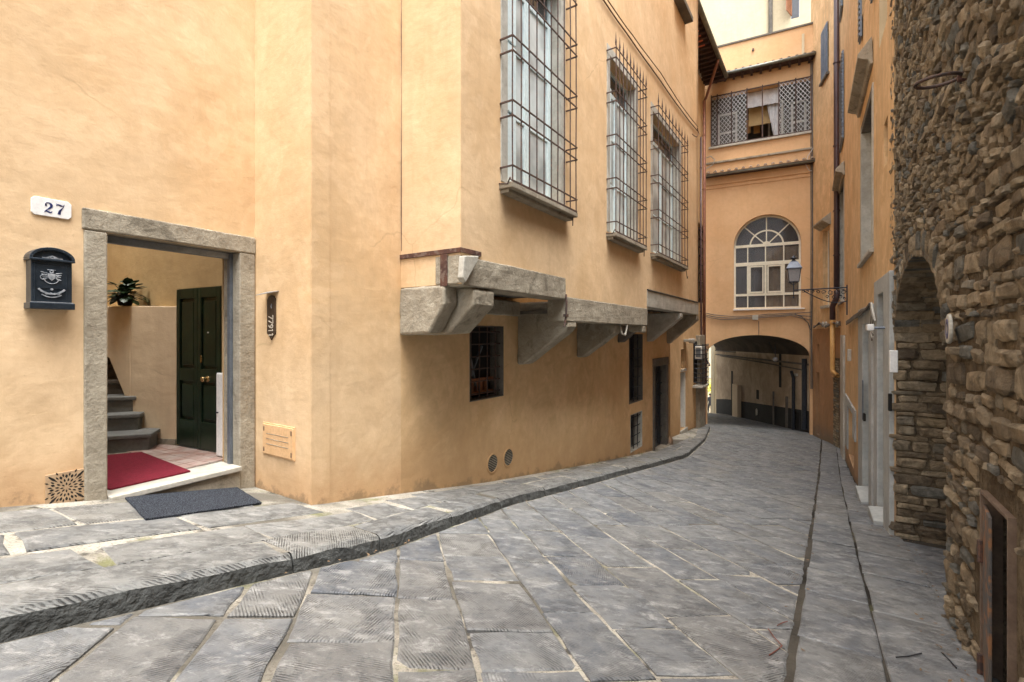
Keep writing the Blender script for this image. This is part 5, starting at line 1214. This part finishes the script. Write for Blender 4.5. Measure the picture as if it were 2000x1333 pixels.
# ================================================================ right hand houses
rh = empty('far_right_house', F2.p(1, -4), label='orange house with blue shutters where the right hand wall turns to the archway', cat='building')
E2 = math.hypot(12.30-e1.x, 19.78-e1.y)+.3
lw = (F2.a(1607), F2.a(1620), F2.z(1607, 598), F2.z(1607, 452)); us = (F2.a(1606.5), F2.a(1618.5), F2.z(1606.5, 163), F2.z(1606.5, 66))
if lw[0] > lw[1]: lw = (lw[1], lw[0], *lw[2:])
if us[0] > us[1]: us = (us[1], us[0], *us[2:])
sl1 = sorted((F2.a(1596), F2.a(1600))); s1 = (sl1[0], sl1[1], F2.z(1598, 712), F2.z(1598, 672)); s2 = (sorted((F2.a(1594), F2.a(1600)))[0], sorted((F2.a(1594), F2.a(1600)))[1], F2.z(1598, 850), F2.z(1598, 728))
wall(F2, 0, E2, .25, 16, [lw, us], back=.3, name='wall', mat=M['plaster_right'], parent=rh)
wall(F2, 0, E2, -7, .249, [s1, s2], back=.3, name='wall', mat=M['plaster_brown'], parent=rh)
for h in (s1, s2): B(F2, *h[:4], -.28, -.22).build('opening', M['black'], rh)
o = casement(F2, lw, rh, .16, mats=('cream_paint', 'glass'), top=0)
MB().prof(F2, [(0, lw[3]+.05), (.05, lw[3]+.05), (.22, lw[3]+.16), (.28, lw[3]+.20), (.28, lw[3]+.26), (.0, lw[3]+.48)], lw[0]-.2, lw[1]+.25).build('window_hood', M['trim'], rh, bevel=.01)
B(F2, lw[0]-.12, lw[1]+.12, lw[2]-.1, lw[2]-.002, -.1, .06).build('window_sill', M['trim_pale'], rh)
M['blue_shutter'] = simple('blue_grey_shutter', (.20, .24, .29), (.15, .18, .23), 5, .6, bd=.001)
for k, (x0, x1) in enumerate(((us[0]+.01, (us[0]+us[1])/2-.005), ((us[0]+us[1])/2+.005, us[1]-.01))):
    s_ = B(F2, x0, x1, us[2], us[3], .03, .055).build('shutter', M['blue_shutter'], rh)
    for j in range(26): z = us[2]+.05+j*(us[3]-us[2]-.1)/26; B(F2, x0+.04, x1-.04, z, z+.05, .055, .075).build('shutter_slat', M['blue_shutter'], s_)
casement(F2, us, rh, .16, mats=('cream_paint', 'glass'), top=0)
B(F2, us[0]-.1, us[1]+.1, us[2]-.08, us[2]-.002, -.1, .10).build('window_sill', M['trim_dark'], rh)

rb = empty('right_house', F1.p(2, -3), label='weathered orange house on the right with tall hooded window and grey doors', cat='building')
def h1(x0, x1, y0, y1, o=0):   # x0 farther (left), x1 nearer (right); heights read at the left edge
    return (F1.a(x1, o), F1.a(x0, o), F1.z(x0, y1, o), F1.z(x0, y0, o))
wA = h1(1683.5, 1704, 262, 515); wB = h1(1726.5, 1734, 245, 330); wC = h1(1641.5, 1648.5, 376, 592)
dA = (F1.a(1733.5), F1.a(1720.5), -3.5, F1.z(1720.5, 577)); dB = (F1.a(1703), F1.a(1690.5), -3.6, F1.z(1690.5, 634))
cl = (F1.a(1668), F1.a(1657.5), F1.z(1657.5, 888), F1.z(1657.5, 792)); wD = h1(1679, 1697, -60, 62); wE = h1(1717.5, 1733, -90, 96)
F1E = F1.a(1641)
wall(F1, -.02, F1E, -6, 15, [wA, wB, wC, dA, dB, cl, wD, wE], back=.4, skip=(0, 2, 3, 4), name='wall', mat=M['plaster_right'], parent=rb)
B(F1, wE[1]-.012, wE[1]-.001, wE[2], wE[3], -.38, .0).build('window_reveal', M['cream'], rb); B(F1, wE[0]+.001, wE[1]-.013, wE[2], wE[3], -.39, -.3).build('window', M['cream'], rb)
for h in (wA, wC):
    B(F1, h[0]-.16, h[0]-.002, h[2], h[3]+.16, -.3, .015).build('window_jamb', M['trim_pale'], rb, bevel=.006)
    B(F1, h[1]+.002, h[1]+.16, h[2], h[3]+.16, -.3, .015).build('window_jamb', M['trim_pale'], rb, bevel=.006)
    B(F1, h[0]-.001, h[1]+.001, h[3]+.003, h[3]+.16, -.3, .013).build('lintel', M['trim_dark'], rb, bevel=.006)
    B(F1, h[0]-.22, h[1]+.22, h[2]-.07, h[2]-.002, -.3, .07).build('window_sill', M['trim_pale'], rb, bevel=.01)
    casement(F1, h[:4], rb, .2, mats=('white', 'glass'), top=0)
    B(F1, h[1]-.005, h[1]-.001, h[2], h[3], -.2, .0).build('window_reveal', M['trim_pale'], rb)
B(F1, *wB, -.3, -.2).build('window', M['black'], rb); B(F1, *wD, -.3, -.2).build('window', M['glass'], rb)
# hood over the tall window and over its neighbour
def hood(a0, a1, z, d=.42, h=.36):
    MB().prof(F1, [(0, z-.05), (.05, z-.05), (.07, z+.03), (d*.7, z+.06), (d, z+.10), (d, z+.16), (.02, z+.16+h)], a0, a1).build('window_hood', M['trim'], rb, bevel=.01)
hood(F1.a(1706), F1.a(1680), 4.66, .22, .26)
hood(F1.a(1650.5), F1.a(1641.5), 4.80, .24, .22)
# folded shutters high up
for x0, x1, y0, y1 in ((1699.5, 1703.5, -60, 8), (1677, 1680, -60, 88), (1640, 1645.5, 142, 300), (1640, 1643.5, -50, 45)):
    a0, a1 = sorted((F1.a(x1, .05), F1.a(x0, .05))); z0 = F1.z(x0, y1, .05); z1 = F1.z(x0, y0, .05)
    s_ = B(F1, a0, a1, z0, z1, .02, .05).build('shutter', M['blue_shutter'], rb)
    for j in range(min(30, int((z1-z0)/.11))): z = z0+.04+j*.11; B(F1, a0+.04, a1-.04, z, z+.06, .05, .07).build('shutter_slat', M['ironwork_grey'], s_)
# doors
def sdoor(h, x0, x1, ytop, depth, lintel=True):
    b0_, b1_ = max(-.02, F1.a(x1)) if x1 < 1740 else -.02, F1.a(x0); zt = h[3]+(F1.z(x0, ytop)-h[3])
    B(F1, b0_, h[0]-.002, -4.3, zt, -.3, .05).build('door_jamb', M['grey_stone'], rb, bevel=.01)
    B(F1, h[1]+.002, b1_, -4.3, zt, -.3, .05).build('door_jamb', M['grey_stone'], rb, bevel=.01)
    B(F1, h[0]-.001, h[1]+.001, h[3]+.002, zt-.002, -.3, .048).build('lintel', M['grey_stone'], rb, bevel=.008)
    q_ = qr(F1.p((h[0]+h[1])/2, 0))[0]
    MB().prof(F1, [(-.35, Zr(q_)-.5), (.16, Zr(q_)-.5), (.16, Zr(q_)+.12), (-.35, Zr(q_)+.17)], h[0]+.003, h[1]-.003).build('door_step', M['grey_stone'], rb, bevel=.015)
    d = B(F1, h[0]+.004, h[1]-.004, -4, h[3]-.004, -depth-.06, -depth).build('door', M['grey_paint'], rb); w_ = h[1]-h[0]
    for k in range(2):
        for z0, z1 in ((Zr(q_)+.35, Zr(q_)+1.0), (Zr(q_)+1.1, Zr(q_)+1.9)):
            B(F1, h[0]+.08+k*w_/2, h[0]+w_/2-.08+k*w_/2, z0, z1, -depth, -depth+.018).build('door_panel', M['grey_paint'], d, bevel=.006)
    return d, q_
d, q_ = sdoor(dA, 1714.5, 1743, 552, .22); 
d, q_ = sdoor(dB, 1681.5, 1709, 606, .12)
z = F1.z(1690, 712); B(F1, dB[0]+.01, dB[1]-.01, z, z+.08, -.12, -.04).build('transom_moulding', M['grey_paint'], d, bevel=.01)
# cellar hatch surround
x0, x1 = F1.a(1672.5), F1.a(1652.5); zt = cl[3]
P(F1, [(x0, zt-.55), (x0, zt+.17), (x0+.3, zt+.17), (x1-.25, zt+.22), (x1, zt+.22), (x1, zt-1.2), (cl[1]+.01, zt-1.2), (cl[1]+.01, zt-.002), (cl[0]-.01, zt-.002), (cl[0]-.01, zt-.55)], -.1, .035).build('hatch_surround', M['grey_stone'], rb, bevel=.01)
B(F1, *cl, -.35, -.3).build('cellar_opening', M['black'], rb)
# tall grey strip and bare masonry
B(F1, F1.a(1651), F1.a(1645.5), -4.6, F1.z(1648, 655), .0, .06).build('pilaster', M['trim_pale'], rb, bevel=.01)
mz0, mz1 = -4.3, F1.z(1640, 700)
m = B(F2, .02, .62, mz0, mz1, .0, .03).build('masonry_patch', M['rmortar'], rh)
# rows of thin bricks in the patch
zz = mz0+.3
while zz < mz1-.08:
    a = .04+random.uniform(-.05, .05)
    while a < .58:
        l = random.uniform(.14, .3); B(F2, max(.03, a), min(.6, a+l), zz, zz+.06, .03, .045+random.random()*.02).build('brick', M['rubble'], m); a += l+.02
    zz += .085
# bits on the doors
def small(name, fr, x, y, w_, h_, o0, o1, mat, label, cat, bev=.01):
    a, z = fr.az(x, y, o1); return B(fr, a-w_/2, a+w_/2, z-h_/2, z+h_/2, o0, o1).build(name, M[mat], None, bevel=bev, label=label, cat=cat)
small('letter_box', F1, 1736.5, 706, .09, .26, .051, .13, 'enamel', 'white letter box on the nearest grey door frame', 'letter box')
small('intercom', F1, 1711.5, 712, .10, .18, .0, .03, 'trim_pale', 'small pale bell plate between the two grey doors', 'intercom')
small('entry_phone', F1, 1683, 781, .12, .75, .051, .075, 'ironwork_grey', 'long metal bell panel on the farther grey door frame', 'intercom')
a, z = F1.az(1734.5, 786, .09); B(F1, a-.025, a+.025, z-.11, z+.11, .051, .09).build('door_handle', M['black'], rb, bevel=.01)
a, z = F1.az(1685.5, 815, .09); B(F1, a-.06, a+.06, z-.07, z+.07, .051, .09).build('door_lock', M['black'], rb, bevel=.01)
small('wall_lamp', F1, 1655, 694, .16, .3, .0, .08, 'trim_pale', 'small round bell housing on the orange wall above the cellar hatch', 'bell')
cm = empty('security_camera', F1.p(F1.a(1695), F1.z(1695, 640), .3), label='white security camera above the farther grey door', cat='camera')
a, z = F1.az(1693, 641, .25); MB().box(F1, a-.16, a+.06, z-.04, z+.05, .18, .26).build('camera_body', M['enamel'], cm, bevel=.015); MB().tube([F1.p(a, z, .0), F1.p(a, z, .2)], .02, 6).build('bracket', M['ironwork_grey'], cm)
# brown downpipe and painted gas pipe
da = F1.a(1634, .12) if False else None
fr, a = F2, F2.a(1634, .14)
pipe('brown_downpipe', [fr.p(a, z, .14) for z in (15, 8, 4, 1.55)], .085, 'pipe_brown', 'dark brown downpipe running the height of the right hand houses', 'downpipe', [fr.p(a, z, .14) for z in (12, 9.2, 6.4, 4.2, 2.7)])
ay = F2.a(1626, .16); zt = F2.z(1626, 600, .16)
pipe('gas_pipe', [fr.p(a-.05, 1.5, .14), fr.p(a+.02, 1.25, .14), fr.p(ay, 1.0, .16), fr.p(ay, F2.z(1626, 625, .16), .16)], .09, 'pipe_brown', 'bent dark brown pipe joint below the long downpipe', 'pipe')
z1_ = F2.z(1626, 626, .16); z2_ = F2.z(1626, 728, .16); aw = F2.a(1641, .12)
pipe('gas_riser', [fr.p(ay, z1_, .16), fr.p(ay, z2_+.12, .16), fr.p(ay-.05, z2_+.02, .16), fr.p(aw+.1, z2_-.08, .16), fr.p(max(aw, .05), z2_-.08, .16)], .075, 'pipe_yellow', 'yellow ochre gas riser pipe bending into the right hand wall', 'pipe', [fr.p(ay, z1_-.1, .16)])
# cable tangles on the right
cbr = empty('tangled_cable', F1.p(F1.a(1690), F1.z(1690, 600), .05), label='tangled grey cables sagging along the right hand wall above the doors', cat='cable')
for j in range(4):
    cab([(1653, 628+j*2), (1668, 617+j*1.5), (1682, 606+j*3), (1698, 600-j*2)], F1, .016, .04+.02*j, 'strand', 'cable', cbr)
for j in range(4): cab([(1699+j, 592), (1703+j*2, 615+j*4), (1700+j, 645), (1703+j, 665-j*5)], F1, .014, .05+.02*j, 'strand', 'trim_pale' if j % 2 else 'cable', cbr)
cbl = empty('meter_tangle', F2.p(.8, F2.z(1615, 632), .05), label='knot of cables and clamps at the head of the yellow gas riser', cat='cable')
for j in range(5): cab([(1589, 637+j), (1600, 634-j), (1612, 632+2*j), (1628, 634-j), (1641, 628+j*2)], F2, .02, .05+.03*j, 'strand', 'cable', cbl)
for x in (1608, 1614, 1636): a, z = F2.az(x, 634, .1); MB().ring(F2, a, z, .07, .10, 0, 6.283, 12, .1, .14).build('clamp', M['trim_pale'], cbl)

# ================================================================ lantern on its wrought bracket
pa_ = F1.a(1655.5); bo = F1.p(pa_, 0, 0); FB = Fr((bo.x, bo.y), F1.n, (F1.d[0]*-1, F1.d[1]*-1))
def fbx(x): return FB.a(x)
lam = empty('street_lantern', FB.p(fbx(1550), 1.0), label='black street lantern with frosted panes on scrolled wrought iron wall bracket', cat='street lamp')
LX = fbx(1550); zT = FB.z(1650, 562); zw = FB.z(1655, 596)
m = MB().box(FB, .0, .03, zw-.28, zT+.07, -.02, .02).tube([FB.p(0, zT, 0), FB.p(LX-.0, FB.z(1560, 567), 0)], .018, 8)
m.build('bracket_arm', M['iron_dark'], lam)
m = MB(); cur = []
for i in range(15):
    t = i/14; a = .03+(LX-.25)*t; z = zT-.42*math.sin(math.pi*min(1, (1-t)*.62+.05))*(1-t)**.25-.02; cur.append(FB.p(a, z, 0))
m.tube(cur, .014, 6)
for a, z, r_ in ((.10, -.12, .07), (.25, -.10, .075), (.40, -.12, .07), (.55, -.10, .06), (.69, -.09, .05), (.82, -.07, .04), (.17, -.25, .05), (.32, -.25, .05), (.47, -.23, .045), (.08, -.30, .035), (.96, -.06, .04), (1.05, -.055, .045)):
    if a > LX-.2: continue
    n_ = 11; m.tube([FB.p(a+r_*(1-.055*i)*math.cos(i*.72+a*9), zT+z+r_*(1-.055*i)*math.sin(i*.72+a*9), .012*math.sin(i)) for i in range(n_)], .009, 5)
    m.tube([FB.p(a-r_, zT+z, 0), FB.p(a+r_*.3, zT+z+r_*.9, 0)], .008, 5)
m.build('scrollwork', M['iron_dark'], lam)
lc = FB.p(LX, 0, 0); zf = FB.z(1550, 572); 
MB().tube([Vector((lc.x, lc.y, FB.z(1550, 580))), Vector((lc.x, lc.y, FB.z(1550, 549)))], .014, 8).lathe((lc.x, lc.y, FB.z(1550, 581)), [(.01, -.03), (.03, 0), (.01, .03)], 10).build('finial', M['iron_dark'], lam)
def sq(z, r): return [Vector((lc.x+r*math.cos(R(20+90*k)), lc.y+r*math.sin(R(20+90*k)), z)) for k in range(4)]
zA, zB, zC, zD, zE = [FB.z(1550, y) for y in (551, 526, 516, 508, 504)]
rA, rB = .175, .235
m = MB()
lo_, hi_ = sq(zA, rA), sq(zB, rB)
for k in range(4): m.tube([lo_[k], hi_[k]], .012, 5); m.tube([lo_[k], lo_[(k+1) % 4]], .012, 5); m.tube([hi_[k], hi_[(k+1) % 4]], .018, 5)
for k in range(4): m.tube([lo_[k], Vector((lc.x, lc.y, zA-.09))], .008, 5)
m.build('lantern_frame', M['iron_dark'], lam)
for k in range(4):
    f_ = .97; q4 = [lo_[k], lo_[(k+1) % 4], hi_[(k+1) % 4], hi_[k]]; c4 = sum(q4, Vector())/4; q4 = [c4+(p-c4)*f_ for p in q4]; nr = (c4-Vector((lc.x, lc.y, c4.z))).normalized()*.004
    MB().add([p-nr for p in q4]+[p+nr for p in q4], [(0, 1, 2, 3), (7, 6, 5, 4), (0, 4, 5, 1), (1, 5, 6, 2), (2, 6, 7, 3), (3, 7, 4, 0)]).build('pane', M['frosted'], lam)
t1, t2 = sq(zB+.02, rB+.045), sq(zC+.04, .15); t0 = sq(zB-.01, rB+.045); t3_ = sq(zC+.10, .06)
MB().add(t0+t1+t2+t3_, [(0, 1, 2, 3)]+[(4*j+i, 4*j+(i+1) % 4, 4*j+4+(i+1) % 4, 4*j+4+i) for j in range(3) for i in range(4)]+[(12, 13, 14, 15)]).build('lantern_roof', simple('bluish_tin', (.13, .15, .18), (.09, .10, .13), 8, .4, .5, bd=0), lam)
MB().lathe((lc.x, lc.y, zC+.08), [(.05, 0), (.04, .05), (.10, .075), (.085, .10), (.02, .14), (.012, .18)], 10).build('lantern_cap', M['iron_dark'], lam, smooth=True)

# ================================================================ rubble wall on the right
rw = empty('rubble_wall', Q(3, RW+.2, -2.2), label='old brown rubble stone wall on the right with an arched opening', cat='wall')
qa0, qa1 = FW.a(1848.5), FW.a(1750.5); SPR, RISE = -.05, .87; QE = FW.a(1744)
ht0, ht1 = FW.a(1986), FW.a(1928); hz1 = FW.z(1928, 958); hz0 = -2.2
TOP = 6.6
wall(FW, -8, QE, -4.5, TOP, [(qa0, qa1, -4.6, SPR, RISE), (ht0, ht1, hz0, hz1)], back=2.4, name='mortar_core', mat=M['rmortar'], parent=rw)
bk = Fr((Q(0, RW+2.4).x, Q(0, RW+2.4).y), U, (-V[0], -V[1])); B(bk, qa0-.4, qa1+.4, -4, 1.2, -.2, -.001).build('inner_wall', M['rmortar'], rw)  # unseen back wall added so light reaches the jamb only from the front
fa_ = Q(qa1, RW); FJ = Fr((fa_.x, fa_.y), V, (-U[0], -U[1]))
def arch_z(q):
    c = (qa0+qa1)/2; u = (q-c)/((qa1-qa0)/2)
    return SPR+RISE*math.sqrt(max(0, 1-u*u)) if abs(u) < 1 else -9
def stone(fr, a, z, w_, h_, dep, m, gx=4, gz=3, back=.03, rot=0):
    """one lumpy stone: centre (a,z), size w_ x h_, standing dep proud"""
    sd = random.random()*100; P_ = []
    ca, sa = math.cos(rot), math.sin(rot); tilt = random.uniform(-.25, .25); tz = random.uniform(-.3, .3)
    for j in range(gz+1):
        for i in range(gx+1):
            u, v = i/gx*2-1, j/gz*2-1
            e = max(abs(u), abs(v)); u = u if e > .99 and abs(u) > .99 else math.copysign(abs(u)**.45, u)*.86 if abs(u) > .01 else random.uniform(-.3, .3); v = v if abs(v) > .99 else math.copysign(abs(v)**.4, v)*.82 if abs(v) > .01 else random.uniform(-.3, .3)
            k = 1-.10*abs(u*v)**2*(e > .9)-.12*random.random()*(e > .9)
            x = u*w_/2*k*(1+.08*mnoise.noise((v*2, sd, 0))*2); y = v*h_/2*k*(1+.10*mnoise.noise((u*2, sd, 5))*2)
            d = dep*(1-.5*(e > .99))*(1+.0*u)+dep*(tilt*u+tz*v)*(e < .99)+dep*.5*mnoise.noise((u*1.3+sd, v*1.3, sd*.3))
            P_.append(fr.p(a+x*ca-y*sa, z+x*sa+y*ca, max(d, -.008)))
    b = len(P_); rim = [j*(gx+1)+i for (i, j) in [(i, 0) for i in range(gx+1)]+[(gx, j) for j in range(1, gz+1)]+[(i, gz) for i in range(gx-1, -1, -1)]+[(0, j) for j in range(gz-1, 0, -1)]]
    n3 = Vector((fr.n[0], fr.n[1], 0))
    for r in rim:
        p = P_[r]; o_ = (p-Vector((fr.O[0], fr.O[1], p.z))).dot(n3); P_.append(p-n3*(o_+back))
    f = [(j*(gx+1)+i, j*(gx+1)+i+1, (j+1)*(gx+1)+i+1, (j+1)*(gx+1)+i) for j in range(gz) for i in range(gx)]; n = len(rim)
    f += [(b+k, b+(k+1) % n, rim[(k+1) % n], rim[k]) for k in range(n)]
    m.add(P_, f)
cands = []
z = -3.6; ri = 0
while z < TOP-.1:
    up = z > .9
    h_ = random.choice((random.uniform(.05, .08), random.uniform(.07, .12), random.uniform(.11, .17))) if not up else random.choice((random.uniform(.04, .07), random.uniform(.06, .11), random.uniform(.09, .15)))
    q = -.6+random.uniform(0, .2)
    while q < QE-.03:
        w_ = random.uniform(.9, 3.2)*h_*(1 if not up else .75); hh = h_*random.uniform(.78, 1.12)
        g_ = Zr(q)-.15
        w_ = min(w_, QE-.035-q)
        c = q+w_/2; zc = z+h_/2+random.uniform(-.018, .018)+.03*math.sin(c*1.7+ri*.3)
        ok = zc > g_ and w_ > .06
        if ok:
            for t_ in (q, c, q+w_):
                if qa0-.01 < t_ < qa1+.01 and zc-h_/2 < arch_z(t_)+.05: ok = False
            cc = (qa0+qa1)/2; hw = (qa1-qa0)/2
            if zc > SPR-.05 and ((c-cc)/(hw+.23))**2+((zc-SPR)/(RISE+.23))**2 < 1: ok = False
            if ht0-.08 < q+w_ and q < ht1+.08 and zc < hz1+.09: ok = False
            if qa0 < c < qa1 and zc < SPR: ok = False
        if ok: cands.append((Vector(FW.p(c, zc, 0)).length/max(.09, (w_*h_)**.5), FW, c, zc, w_-.02, hh-.012, random.uniform(.012, .038), random.uniform(-.10, .10) if not up else random.uniform(-.5, .5)))
        q += w_+random.uniform(.0, .02)
    z += h_+.002; ri += 1
# voussoirs
hw = (qa1-qa0)/2; cc = (qa0+qa1)/2; k = 34
for i in range(k):
    t = math.pi*(i+.5)/k; ex, ez = cc+(hw+.10)*math.cos(t), SPR+(RISE+.10)*math.sin(t)
    nrm = math.atan2(math.sin(t)*hw, math.cos(t)*RISE)
    L_ = random.uniform(.16, .25); cands.append((Vector(FW.p(ex, ez, 0)).length/.13, FW, ex, ez, L_, random.uniform(.07, .11), random.uniform(.015, .04), nrm))
# stones of the far jamb, seen through the opening
z = -3.3
jc = []
while z < SPR+RISE+.05:
    h_ = random.uniform(.05, .15); d_ = random.uniform(-.1, 0)
    while d_ < 1.5:
        w_ = random.uniform(.16, .42); 
        if z+h_/2 > Zr(qa1)-.05: jc.append((3, FJ, d_+w_/2+.02, z+h_/2, w_-.008, h_-.004, random.uniform(.012, .05), random.uniform(-.04, .04)))
        d_ += w_
    z += h_
# intrados stones
IF = []
cands.sort(key=lambda t: t[0]); allst = [t for t in jc if t[2] < 1.0][:110]; rest_j = [t for t in jc if t not in allst]
nsep = 299-len(allst)
def dist_ok(t): p = t[1].p(t[2], t[3], 0); return p.y > .7 and abs(p.x/p.y) < 1.1 and (HY-F*p.z/p.y) > -40 and (HY-F*p.z/p.y) < 1400
vis = [t for t in cands if dist_ok(t)]; hid = [t for t in cands if not dist_ok(t)]
for t in allst+vis[:nsep]:
    m = MB(); stone(*t[1:7], m, 4, 3, rot=t[7]); m.build('stone', M['rubble'], rw)
m = MB()
for t in vis[nsep:]+rest_j: stone(*t[1:7], m, 4, 4, rot=t[7])
for t in hid: stone(*t[1:7], m, 2, 2, rot=t[7])
# small packing stones in the joints
for k in range(700):
    q, z = random.uniform(1.2, QE-.05), random.uniform(-3, 4.6)
    if q > QE-.2 or z < Zr(q) or (qa0-.04 < q < qa1+.04 and z < arch_z(q)+.05) or (ht0-.08 < q < ht1+.08 and z < hz1+.08): continue
    stone(FW, q, z, random.uniform(.03, .09), random.uniform(.025, .05), random.uniform(.01, .035), m, 2, 2, rot=random.uniform(-1.5, 1.5))
m.build('packed_stone', M['rubble'], rw, kind='stuff')
# under the arch: thin stones of the vault
m = MB()
for i in range(46):
    t = math.pi*(i+.5)/46; ex, ez = cc+(hw-.004)*math.cos(t), SPR+(RISE-.004)*math.sin(t); nx_, nz_ = -math.cos(t)*RISE, -math.sin(t)*hw; l = math.hypot(nx_, nz_); nx_, nz_ = nx_/l, nz_/l
    d_ = -.02
    while d_ < 1.6:
        w_ = random.uniform(.15, .4); pr = random.uniform(.01, .04); tw_ = .052
        tx, tz = -nz_*tw_, nx_*tw_
        p4 = [(ex-tx+nx_*pr, ez-tz+nz_*pr), (ex+tx+nx_*pr, ez+tz+nz_*pr), (ex+tx-nx_*.02, ez+tz-nz_*.02), (ex-tx-nx_*.02, ez-tz-nz_*.02)]
        m.poly(FW, p4, -d_, -(d_+w_-.015)); d_ += w_
m.build('vault_stone', M['rubble'], rw, kind='stuff')
# iron hatch standing ajar
ih = empty('iron_hatch', FW.p(ht1, hz0, 0), label='rusty iron hatch standing ajar low in the rubble wall', cat='hatch')
fm = MB(); t = .016
for q_ in ((ht0, ht0+t, hz0, hz1), (ht1-t, ht1, hz0, hz1), (ht0+t, ht1-t, hz1-t, hz1)): fm.box(FW, *q_, -.06, .03)
M['hatch_iron'] = simple('worn_painted_iron', (.15, .115, .09), (.085, .085, .085), 5, .55, .25, bd=.003, bs=25, rust=(.26, .13, .065))
fm.build('hatch_frame', simple('weathered_steel', (.24, .17, .12), (.16, .11, .08), 8, .5, .3, bd=.001), ih)
B(FW, ht0-.05, ht1+.05, hz0, hz1+.05, -.9, -.85).build('void', M['black'], ih)
pv = FW.p(ht1-t-.004, 0, .022); ld = Vector((-.636, -.77, 0)).normalized(); FH = Fr((pv.x, pv.y), (ld.x, ld.y), (ld.y, -ld.x) if True else None)
n_t = Vector((-V[0], -V[1], 0)); 
if Vector((FH.n[0], FH.n[1], 0)).dot(n_t) < 0: FH = Fr((pv.x, pv.y), (ld.x, ld.y), (-ld.y, ld.x))
lw_ = (ht1-ht0)*.52
lf2 = B(FH, 0, lw_, hz0+.02, hz1-.075, -.014, .0).build('hatch_leaf', M['hatch_iron'], ih, bevel=.003)
for z in (hz0+.3, hz1-.4): MB().tube([FH.p(.0, z, .01), FH.p(.0, z+.12, .01)], .014, 8).build('hinge', M['iron'], lf2)
# iron ring
rp = Vector(FW.p(FW.a(1888), FW.z(1888, 146), .0)); rg = empty('iron_ring', rp, label='rusty iron ring jutting from a bracket high on the rubble wall', cat='ring')
fwd = Vector((U[0], U[1], 0)); out = Vector((-V[0], -V[1], 0))
cR = rp+out*.14; m = MB().tube([cR+(fwd*math.cos(t*.2618)*.085+out*math.sin(t*.2618)*.115) for t in range(25)], .011, 7, cap=False); m.build('ring', M['iron'], rg, smooth=True)
MB().box(FW, FW.a(1888)-.02, FW.a(1888)+.02, rp.z-.035, rp.z+.02, -.02, .045).build('ring_bracket', M['rust'], rg, bevel=.008)
# oval number plate on the corner of the opening
a = FW.a(1855.5, .06); z = FW.z(1855, 643, .06); ov = empty('oval_plate', FW.p(a, z, .05), label='worn white oval enamel number plate on the rubble wall beside the opening', cat='number plate')
P(FW, [(a+.075*math.cos(k*math.pi/10), z+.10*math.sin(k*math.pi/10)) for k in range(20)], .055, .075).build('plate', M['trim_pale'], ov, bevel=.006)
MB().ring(FW, a, z, .026, .040, 0, 6.283, 14, .075, .078, rz=1.7).build('digit', M['blue_print'], ov)
MB().box(FW, a-.10, a+.04, z-.17, z-.12, .02, .08).build('ledge_stone', M['rubble'], ov, bevel=.01)
